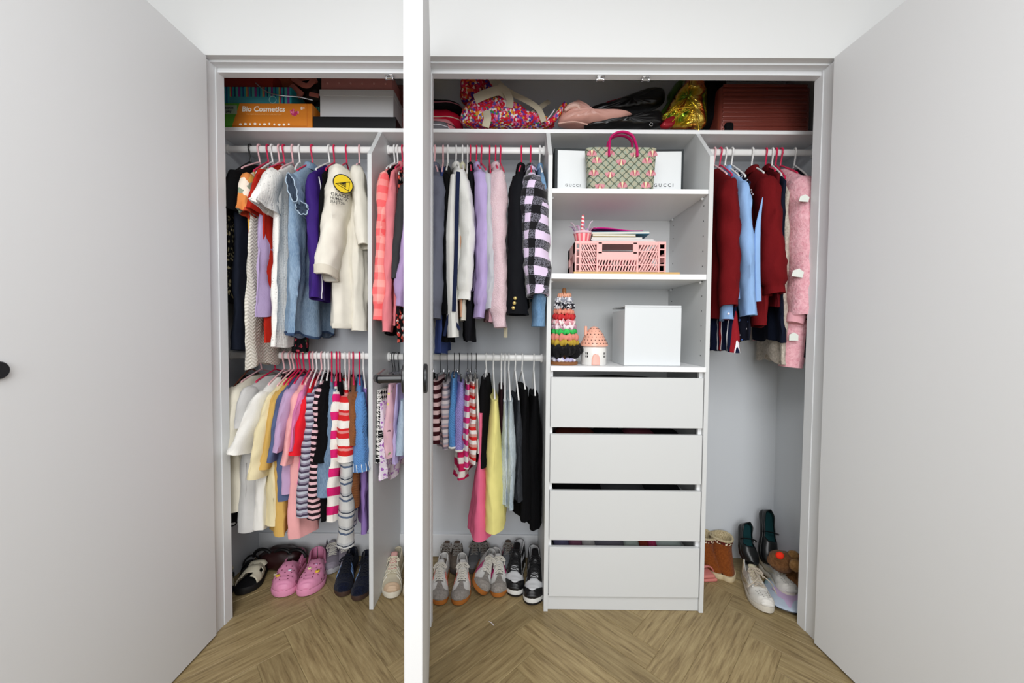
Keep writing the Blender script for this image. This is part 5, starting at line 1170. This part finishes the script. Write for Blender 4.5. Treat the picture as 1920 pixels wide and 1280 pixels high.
def trainer(name, label, toe, heel, stripe, side, group, upper=WLEA, sole=GUM, toecap=SUEDE, lace=LACEW, roll=0, lift=0, W=.088, heelc=None, tonguem=None, throat=None, **k):
    throat = throat or plain('throat_grey','#77736f',.8)
    s = Shoe(name, label, toe, heel, side=side, group=group, roll=roll, lift=lift, W=W, **k)
    s.sole(sole, LGREY); s.upper(upper, LGREY)
    def cap(a, b):
        u = abs(2*b-1); st = .86-.17*math.exp(-(u/.17)**2)-.16*max(0,u-.55); return (st+(.997-st)*a, -1+2*b)
    s.patch('toe_cap', toecap, 0, 1, -1, 1, .0028, 26, 56, fn=cap, th=0, endcap=True); s.tip(toecap)
    s.patch('heel_tab', heelc or toecap, .0, .12, -1, -.6, .0014, 6, 12); s.patch('heel_tab', heelc or toecap, .0, .12, .6, 1, .0014, 6, 12)
    s.patch('eyestay', upper, .40, .70, -.46, -.26, .002, 10, 4); s.patch('eyestay', upper, .40, .70, .26, .46, .002, 10, 4)
    s.tongue(tonguem or upper)
    s.patch('throat', throat, .42, .70, -.25, .25, .0008, 10, 6)
    for sg in (-1, 1):
        for j in range(3): s.patch('side_stripe', stripe, .43+.062*j, .43+.062*j+.034, sg*.34, sg*.97, .0016, 4, 10, skew=.06)
    s.laces(lace, .40, .68, 7, .34, r=.0027); return s
CORAL = plain('coral_stripe','#e0897c',.5); MAGN = plain('magenta_stripe','#b3246a',.5)
GT = 'trainers standing in the middle bay'
trainer('trainer','white trainer with coral stripes, left of its pair',(822,1138),(835,1036),CORAL,-1,GT)
trainer('trainer','white trainer with coral stripes, right of its pair',(862,1138),(866,1038),CORAL,1,GT)
trainer('trainer','white trainer with magenta stripes tipped on its side',(897,1122),(908,1036),MAGN,-1,GT,roll=math.radians(-32),lift=.018,toecap=SUEDE)
trainer('trainer','white trainer with magenta stripes standing flat',(937,1123),(927,1024),MAGN,1,GT)
# black and white high trainers
def hightop(label, toe, heel, side):
    hp = [(0,.135),(.06,.135),(.2,.115),(.32,.104),(.42,.098),(.52,.078),(.62,.062),(.72,.05),(.82,.042),(.9,.036),(.96,.026),(1,.008)]
    s = Shoe('high_trainer', label, toe, heel, zc=.115, W=.096, side=side, group='black and white high trainers', prof=hp, sole_t=.028)
    BL = plain('black_shoe_leather','#111113',.4,.45,grain=140); WS = plain('white_midsole','#dcdcd8',.5)
    s.sole(WS, LGREY, outs=BL); s.upper(plain('white_shoe_leather','#cfd0d2',.45,.4,grain=140), C('black_lining','#17171a'), open1=.38)
    s.patch('toe_overlay', BL, .76, .995, -1, 1, .003, 26, 56, th=0, endcap=True, fn=lambda a, b: (.997-(.05+.24*abs(2*b-1)**1.6)*(1-a), -1+2*b))
    s.tip(BL)
    for sg in (-1,1):
        s.patch('eyestay', BL, .40, .74, sg*.22, sg*.56, .002, 12, 5); s.patch('quarter', BL, .36, .60, sg*.82, sg*1.0, .0016, 8, 4)
        s.patch('ankle_collar', BL, .0, .38, sg*.57, sg*.74, .0018, 14, 5)
        s.patch('heel_panel', BL, .0, .16, sg*.60, sg*1.0, .0016, 8, 8)
        s.patch('swoosh', BL, .2, .6, sg*.62, sg*.9, .0024, 18, 4, fn=lambda a, b, sg=sg: (.14+.5*a, sg*(.92-.30*a-.10*math.sin(PI*a)*0+ (b-.5)*.16*math.sin(PI*min(1,a*.9+.08))+.12*math.sin(PI*a)*(1 if a < .55 else .8))))
    s.tongue(BL, .30, .62, .3, .018); s.laces(plain('lace_black','#161618',.8), .42, .72, 6, .34)
    s.patch('tongue_label', plain('label_red','#a8323c',.6), .335, .375, -.12, .12, .0075, 3, 4)
    return s
hightop('black and white high trainer, left of its pair',(962,1121),(978,1006),-1)
hightop('black and white high trainer, right of its pair by the tower',(999,1137),(1000,1012),1)
# worn cream runner beside the upright board
CRM = plain('worn_cream','#c9c0a8',.6,.3,grain=120)
for lab, toe, heel, sd_ in (('worn cream running shoe beside the upright board',(732,1125),(750,1022),-1),('second worn cream running shoe behind the middle door',(773,1125),(776,1024),1)):
    s = Shoe('running_shoe', lab, toe, heel, W=.092, side=sd_, group='worn cream running shoes', sole_t=.028); s.sole(plain('ivory_sole','#d6d0bf',.6), LGREY); s.upper(CRM, C('sage_lining','#9aa39b'))
    s.patch('toe_bumper', plain('tan_bumper','#c3a98d',.6), .90, .997, -1, 1, .003, 20, 40, th=0, endcap=True); s.tip(plain('tan_bumper','#c3a98d',.6)); s.tongue(C('blush_tongue','#cf9f98'), up=.02)
    for k in range(4):
        for sg in (-1,1): s.patch('overlay', plain('pale_overlay','#dbd6c6',.5), .46+.08*k, .50+.08*k, sg*.3, sg*.98, .0018, 4, 8, skew=.08)
    s.laces(plain('lace_cream','#ddd6bf',.8), .4, .68, 6, .34)
# back row
BR = C('brown_suede','#5d5046'); 
for k, (lab, toe, heel, c, st) in enumerate((('dark taupe sneaker in the back row, leftmost',(828,1080),(840,1010),'#6c6259','#3a322c'),('dark taupe sneaker in the back row, second from the left',(856,1080),(862,1009),'#6c6259','#3a322c'),('grey maroon sneaker in the back row beneath the pink trousers',(886,1078),(888,1012),'#66686a','#54242f'),('grey maroon sneaker in the back row left of the high trainers',(914,1078),(908,1012),'#66686a','#54242f'),('grey sneaker with raspberry stripe behind the high trainers',(950,1078),(950,1004),'#77797d','#9b2246'))):
    s = Shoe('sneaker', lab, toe, heel, W=.08, side=(-1)**k, group='sneakers in the back row', L=.19); s.sole(plain('dark_sole','#4a4644',.7), LGREY); s.upper(C('back_%s'%c.strip('#'), c), LGREY)
    for sg in (-1,1): s.patch('side_panel', C('panel_%s'%st.strip('#'), st), .3, .42, sg*.5, sg*.98, .0016, 4, 8)
    s.tongue(BR); s.laces(plain('lace_dim','#8c8882',.8), .42, .66, 5, .34)
# pink clogs
PKC = plain('pink_clog','#dc8fb0',.45,.4); PKD = plain('clog_hole','#7c3f58',.7)
for n_, (lab, toe, heel, sd_) in enumerate((('pink foam clog with charms, left of its pair',(526,1123),(563,1031),-1),('pink foam clog with charms, right of its pair',(576,1120),(598,1022),1))):
    cp = [(0,.098),(.06,.096),(.2,.08),(.34,.066),(.45,.070),(.55,.068),(.7,.058),(.82,.050),(.9,.042),(.96,.030),(1,.01)]
    s = Shoe('foam_clog', lab, toe, heel, zc=.075, W=.116, side=sd_, group='pink foam clogs', prof=cp, sole_t=.026)
    s.sole(PKC, plain('clog_insole','#d98aac',.6), 1.03); s.upper(PKC, plain('clog_inner','#c9789a',.5), open0=-.07, open1=.46, gap=.62)
    # strap folded around the heel cup
    s.patch('heel_strap', PKC, 0, .34, -.98, -.72, .003, 14, 5); s.patch('heel_strap', PKC, 0, .34, .72, .98, .003, 14, 5)
    for sg in (-1,1): MB().ball(s.surf(.36, sg*.84, .002), .007,.003,.007,n=12,k=6).build('rivet', PKC, s.root)
    for t_, vs_ in ((.60,(-.3,.0,.3)),(.67,(-.45,-.15,.15,.45)),(.74,(-.3,0,.3)),(.81,(-.45,-.15,.15,.45)),(.87,(-.2,.2))):
        for v in vs_:
            p_ = s.surf(t_, v, .0004); MB().ball(p_, .0034,.0034,.0022,n=8,k=5).build('vent_hole', PKD, s.root)
    for t_, sg in ((.6,-1),(.6,1),(.72,-1),(.72,1),(.82,-1),(.82,1)):
        p_ = s.surf(t_, sg*.86, .0004); MB().ball(p_, .006,.002,.0045,n=10,k=5).build('side_vent', PKD, s.root)
    CH = [((.78,-.30),'#d8b23a',.010),((.70,.18),'#dfe0ea',.008),((.70,-.55),'#c9c0a0',.008)] if n_ == 0 else [((.68,-.1),'#efe2b0',.009),((.76,.30),'#e0b63c',.011),((.62,.1),'#c9a0c0',.006)]
    for (t_, v), c, r in CH:
        p_ = s.surf(t_, v, .003); MB().ball(p_, r, r, r*.5, n=14, k=6).build('charm', plain('charm_'+c.strip('#'), c, .35), s.root); MB().ball(p_+Vector((0,0,r*.42)), r*.35, r*.35, r*.25, n=8, k=5).build('charm_centre', plain('charm_dark','#5b3a4a',.4), s.root)
# black slides with cream straps
for lab, toe, heel, sd_ in (('black slide with cream cut-out strap by the left jamb',(412,1126),(430,1060),-1),('black slide with cream cut-out strap beside the pink clogs',(455,1118),(490,1052),1)):
    sp_ = [(0,.008),(.3,.02),(.45,.05),(.6,.056),(.8,.044),(.95,.03),(1,.012)]
    s = Shoe('slide_sandal', lab, toe, heel, zc=.03, W=.10, side=sd_, group='black slides with cream straps', prof=sp_, sole_t=.026, L=.23)
    s.sole(plain('black_rubber','#121213',.6), C('black_footbed','#1b1b1d'))
    ST = plain('cream_strap','#cfc8b2',.55,.3,grain=140)
    def keep(a, b):
        bb = abs(b-.5)*2
        if bb < .22 and (a < .28 or a > .76): return False
        if .55 < bb < .8 and .36 < a < .62: return False
        return True
    s.patch('strap', ST, .40, .84, -.98, .98, .002, 26, 40, keep=keep, th=.004)
    MB().tube(bez([s.surf(.40,-.7,.006), s.surf(.385,-.3,.01), s.surf(.385,.3,.01), s.surf(.40,.7,.006)],6), .0145, 8, flat=.35).build('strap_roll', ST, s.root)
# navy trainers
NAVY = fuzzy('navy_suede','#141a30','#0a0d18',150); BST = plain('blue_stripe','#7fa2d6',.5)
trainer('navy_trainer','dark navy trainer with pale blue stripes, left of its pair',(640,1122),(664,1030),BST,-1,'navy trainers',upper=NAVY,sole=plain('brown_sole','#3f2c24',.6),toecap=NAVY,throat=NAVY,lace=plain('lace_navy','#11141f',.8))
trainer('navy_trainer','dark navy trainer with pale blue stripes beside the upright board',(673,1129),(690,1030),BST,1,'navy trainers',upper=NAVY,sole=plain('brown_sole','#3f2c24',.6),toecap=NAVY,throat=NAVY,lace=plain('lace_navy','#11141f',.8))
# lilac grey runners behind
for k,(lab, toe, heel) in enumerate((('lilac grey running shoe behind the pink clogs',(622,1078),(618,998)),('pale grey running shoe behind the navy trainers',(650,1070),(648,1000)))):
    s = Shoe('grey_runner', lab, toe, heel, W=.085, side=(-1)**k, group='grey runners at the back', L=.2); s.sole(plain('pale_sole','#a9a8ac',.6), LGREY); s.upper(C('lilac_grey_mesh','#8d8691'), C('plum_lining','#5c3a48')); s.tongue(C('grey_tongue','#a5a0a8')); s.laces(LACEW, .42, .68, 6, .34)
# black sandals and dark red bag at the back left
p = PF(530,1062); t = thing('dark_bag','dark oxblood bag with black hoop handles at the back','bag',(p.x,1.86,0))
blob_p = MB().ball((0,0,.05), .11,.06,.055,n=24,k=12,bumpy=.2,seed=7); blob_p.build('body', plain('oxblood','#2a0f10',.45), t)
for dx in (-.08,.02,.09): MB().tube(arc((dx,-.03,.07), .045, 0, PI, 14, 'xz', .038), .008, 8).build('handle', plain('black_strap','#0c0b0c',.5), t)
p = PF(470,1075); t = thing('black_sandal','black strappy sandal behind the slides','sandal',(p.x,1.80,0),.5); MB().rbox(-.035,.035,-.1,.1,0,.02,.009,3).build('sole', BLACK, t)
for yy in (-.05,.01,.06): MB().tube(arc((0,yy,.012), .036, 0, PI, 12, 'xz', .05), .008, 8, flat=.5).build('strap', BLACK, t)
# white sneakers in the right bay
def court(label, toe, heel, side, **k):
    s = Shoe('court_sneaker', label, toe, heel, zc=.09, W=.092, side=side, group='scuffed white court sneakers', prof=[(0,.105),(.05,.104),(.2,.078),(.33,.068),(.42,.074),(.55,.06),(.68,.048),(.8,.041),(.9,.036),(.96,.026),(1,.008)], sole_t=.027, **k)
    s.sole(plain('aged_white_sole','#c9c3b6',.6), LGREY, 1.03); WT = plain('scuffed_white','#d5d2cb',.45,.4,grain=120); s.upper(WT, C('grey_lining2','#a3a4a6'))
    s.patch('toe_overlay', WT, .8, .99, -1, 1, .003, 24, 40, th=0, endcap=True, fn=lambda a, b: (.997-(.05+.2*abs(2*b-1)**1.6)*(1-a), -1+2*b)); s.patch('heel_overlay', plain('ivory_overlay','#cbbfa6',.5), 0, .2, -.98, -.6, .002, 6, 8); s.patch('heel_overlay', plain('ivory_overlay','#cbbfa6',.5), 0, .2, .6, .98, .002, 6, 8)
    for t_ in (.78,.82,.86,.90):
        for v in (-.3,-.1,.1,.3):
            MB().ball(s.surf(t_+(.02 if v in (-.1,.1) else 0), v*(1.2-.5*(t_-.7)), .0008), .0016, n=6, k=4).build('vent', plain('vent_dark','#6d6a66',.8), s.root)
    s.tip(WT)
    for sg in (-1,1):
        s.patch('eyestay', WT, .4, .72, sg*.25, sg*.5, .0024, 12, 5)
        s.patch('swoosh', plain('ivory_swoosh','#c4bba6',.5), .2, .6, sg*.6, sg*.9, .0026, 18, 4, fn=lambda a, b, sg=sg: (.16+.48*a, sg*(.94-.28*a+(b-.5)*.15*math.sin(PI*min(1,a*.9+.08))+.1*math.sin(PI*a))))
    s.tongue(C('cream_tongue','#d0c7ab'), .33, .62, .3, .016); s.laces(plain('lace_dirty','#b5a998',.8), .42, .72, 6, .36, r=.0026)
    MB().tube(arc((.004,s.cy(0),s.ts+.088), .010, -.3, PI+.3, 10, 'yz', .018), .003, 8, flat=1.6).build('heel_loop', plain('loop_grey','#a29c96',.8), s.root)
    return s
s1 = court('scuffed white court sneaker nearest the camera',(1437,1152),(1396,1034),-1)
s2 = court('scuffed white court sneaker beside the plush toy',(1487,1131),(1430,1034),1, lift=.012)
c_ = s1.surf(.46,.0,.01); MB().tube(bez([c_, c_+Vector((.03,.05,-.02)), c_+Vector((.02,.075,-.06)), c_+Vector((.06,.085,-.085))],6), .0026, 6).tube(bez([c_, c_+Vector((.05,.0,-.005)), c_+Vector((.09,-.05,-.03))],6), .0026, 6).build('loose_lace', plain('lace_dirty','#b5a998',.8), s1.root)
# sheepskin boots
UGG = fuzzy('chestnut_suede','#8a4a1f','#6e3714',120); FUR = fuzzy('cream_fur','#d2c3a0','#9c8a66',150)
for lab, toe, yaw, hh, dx in (('chestnut sheepskin boot beside the tower',(1336,1078),.25,.15,0),('chestnut sheepskin boot beside the white sneakers',(1372,1084),-.2,.155,0)):
    T = PF(*toe); t = thing('sheepskin_boot', lab, 'boot', (T.x, T.y+.10, 0), yaw, 'chestnut sheepskin boots')
    rings = []
    for i in range(15):
        v = i/14; z = .022+(hh-.022)*v; ry = .095-.045*min(1,v*1.9)**.8; cy_ = -.035*(1-min(1,v*1.6)); rx = .045+.006*v
        rings.append([Vector((rx*math.cos(2*PI*k/28), cy_+ry*math.sin(2*PI*k/28)*(1.0), z+(.0 if v < .9 else .004*math.sin(4*PI*k/28)))) for k in range(28)])
    MB().loft(rings, True, False).build('suede_upper', UGG, t, angle=180)
    pts = [Vector((.047*math.cos(2*PI*k/28), -.035+.1*math.sin(2*PI*k/28), 0)) for k in range(28)]
    MB().loft([[p_*1.0 for p_ in pts],[Vector((p_.x*1.05,p_.y*1.03,.012)) for p_ in pts],[Vector((p_.x*1.03,p_.y*1.01,.024)) for p_ in pts]]).build('sole', plain('cream_rubber','#c7b795',.6), t, angle=50)
    top = rings[-1]; n = 28
    MB().tube(top, .0062, 10, closed=True).build('fur_collar', FUR, t); MB().loft([[Vector((p_.x*.9,p_.y*.9,hh+.004)) for p_ in top],[Vector((p_.x*.7,p_.y*.7,hh-.03)) for p_ in top]], False, True).build('fur_lining', FUR, t)
    br = [p_*1.0 for p_ in rings[-2]]; MB().loft([[Vector((p_.x*1.05,p_.y*1.04,p_.z-.010)) for p_ in br],[Vector((p_.x*1.06,p_.y*1.05,p_.z+.007)) for p_ in br]], False, False).build('braid_trim', printed('braid',[(0,'#5a1f1a'),(.4,'#e2d5b8'),(.7,'#3b2418')],170), t)
# black strap shoes leaning on the back wall
TEAL = C('teal_insole','#143538')
for lab, bp, tp, sd_ in (('black strap shoe leaning on the back wall, lower of the two',(1408,1052),(1398,980),-1),('black strap shoe leaning on the back wall, taller of the two',(1440,1050),(1436,955),1)):
    b0 = P(bp[0],bp[1],1.80); b1 = P(tp[0],tp[1],1.90); d = b1-b0; Ls = d.length+.02
    s = Shoe('strap_shoe', lab, (1400,1080), (1400,1000), W=.082, side=sd_, group='black strap shoes', L=Ls, prof=[(0,.05),(.1,.048),(.3,.03),(.5,.026),(.62,.034),(.8,.036),(.92,.03),(1,.01)], sole_t=.02)
    # heel up: local x (heel->toe) points down along -d
    xa = (-d).normalized(); za = Vector((0,-1,.45)); za = (za-xa*za.dot(xa)).normalized(); ya = za.cross(xa)
    Rm = Matrix(((xa.x,ya.x,za.x),(xa.y,ya.y,za.y),(xa.z,ya.z,za.z))); s.root.rotation_euler = Rm.to_euler(); s.root.location = b1 + Vector((0,.0,0)) - za*.02
    s.sole(BLACK, TEAL); s.upper(plain('black_school_leather','#101213',.35,.5), TEAL, open0=-.02, open1=.58, gap=.72)
    MB().tube(bez([s.surf(.42,-.85,.002), s.surf(.42,-.6,.008), s.surf(.42,0,.018), s.surf(.42,.6,.008), s.surf(.42,.85,.002)],5), .0085, 8, flat=.3).build('strap', plain('black_school_leather','#101213',.35,.5), s.root)
    MB().rbox(-.006,.006,-.006,.006,-.002,.002,.001).move(Matrix.Translation(s.surf(.42,.7,.008))).build('buckle', CHROME, s.root)
# pink sandals under the boots
p = PF(1335,1092); t = thing('pink_sandal','salmon pink sandals peeking out beside the tower','sandals',(p.x-.01,p.y+.06,0),.1); SAL = plain('salmon_rubber','#c97a72',.5)
for dx, dz in ((0,0),(-.012,.018)): MB().rbox(-.036+dx,.036+dx,-.06,.06,dz,.016+dz,.0075,3).build('sole', SAL, t)
MB().tube(arc((0,-.02,.03), .034, 0, PI, 12, 'xz', .026), .008, 8, flat=.5).build('strap', SAL, t)
# plush reindeer
BR1 = fuzzy('brown_plush','#7c5636','#553720',90); BR2 = fuzzy('tan_plush','#a07a4e','#79592f',90)
q0 = P(1488,1060,1.70); t = thing('plush_reindeer','brown plush reindeer toy with a round red nose','plush toy',(q0.x,1.70,0))
def LQ(px,py,Y): return P(px,py,Y)-Vector((q0.x,1.70,0))
MB().ball(LQ(1502,1088,1.72), .10,.075,.085,n=22,k=14,bumpy=.12).build('body', BR1, t); MB().ball(LQ(1466,1052,1.70), .06,.05,.045,n=20,k=12,bumpy=.1).build('head', BR1, t)
MB().ball(LQ(1462,1041,1.635), .018,.012,.016,n=16,k=10).build('nose', C('nose_red','#e0301c'), t)
for x,y in ((1488,1042),(1505,1048)): MB().ball(LQ(x,y,1.69), .026,.022,.024,n=14,k=8,bumpy=.15).build('ear', BR2, t)
MB().ball(LQ(1492,1060,1.63), .026,.022,.026,n=14,k=8,bumpy=.15).build('paw', BR2, t); MB().ball(LQ(1512,1066,1.63), .026,.022,.026,n=14,k=8,bumpy=.15).build('paw', BR2, t)
MB().ball(LQ(1503,1044,1.64), .011,n=10,k=6).build('red_pompom', C('nose_red2','#a02a1c'), t); MB().ball(LQ(1505,1082,1.63), .004,n=8,k=5).build('eye', BLACK, t)
t = thing('pink_folded_bag','pink plastic bag folded behind the plush toy','bag',(P(1475,1025,1.85).x,1.86,0)); q1 = t.location.copy()
MB().grid(lambda u,v:(-.07+.14*u-.03*v, -.0+.03*math.sin(5*u+v*3), .0+(.16-.10*u)*v+.004*math.sin(9*u)), 14, 10).build('sheet', plain('pink_film','#c9687c',.4), t, solid=.003)
# pastel cushion under the sneakers
T = PF(1490,1150); t = thing('pastel_cushion','pale blue and lilac flat cushion under the white sneaker','cushion',(T.x+.02,T.y+.09,0),-.5)
rings = []
for i in range(9):
    v = i/8; sc_ = (1-abs(2*v-1)**2.4)**.5 if 0 < v < 1 else .6
    rings.append([Vector((.075*sc_*spow(math.cos(2*PI*k/30),.7), .115*sc_*spow(math.sin(2*PI*k/30),.7), .001+.034*v)) for k in range(30)])
MB().loft(rings).build('cover', printed('pastel_patches',[(0,'#a9b4c2'),(.4,'#b7a1bf'),(.7,'#8fa6ad')],9), t, angle=180); MB().tube([p_*1.01 for p_ in rings[4]], .002, 6, closed=True).build('piping', BLACK, t)
# small twist tie on the floor
T = PF(922,1169); t = tag(MB().tube(bez([(-.012,.010,.0022),(0,0,.003),(.010,-.012,.0022)],5), .0012, 6).build('twist_tie', WPIPE), 'tiny white thread lying on the floor planks', 'thread'); t.location = (T.x,T.y,0)
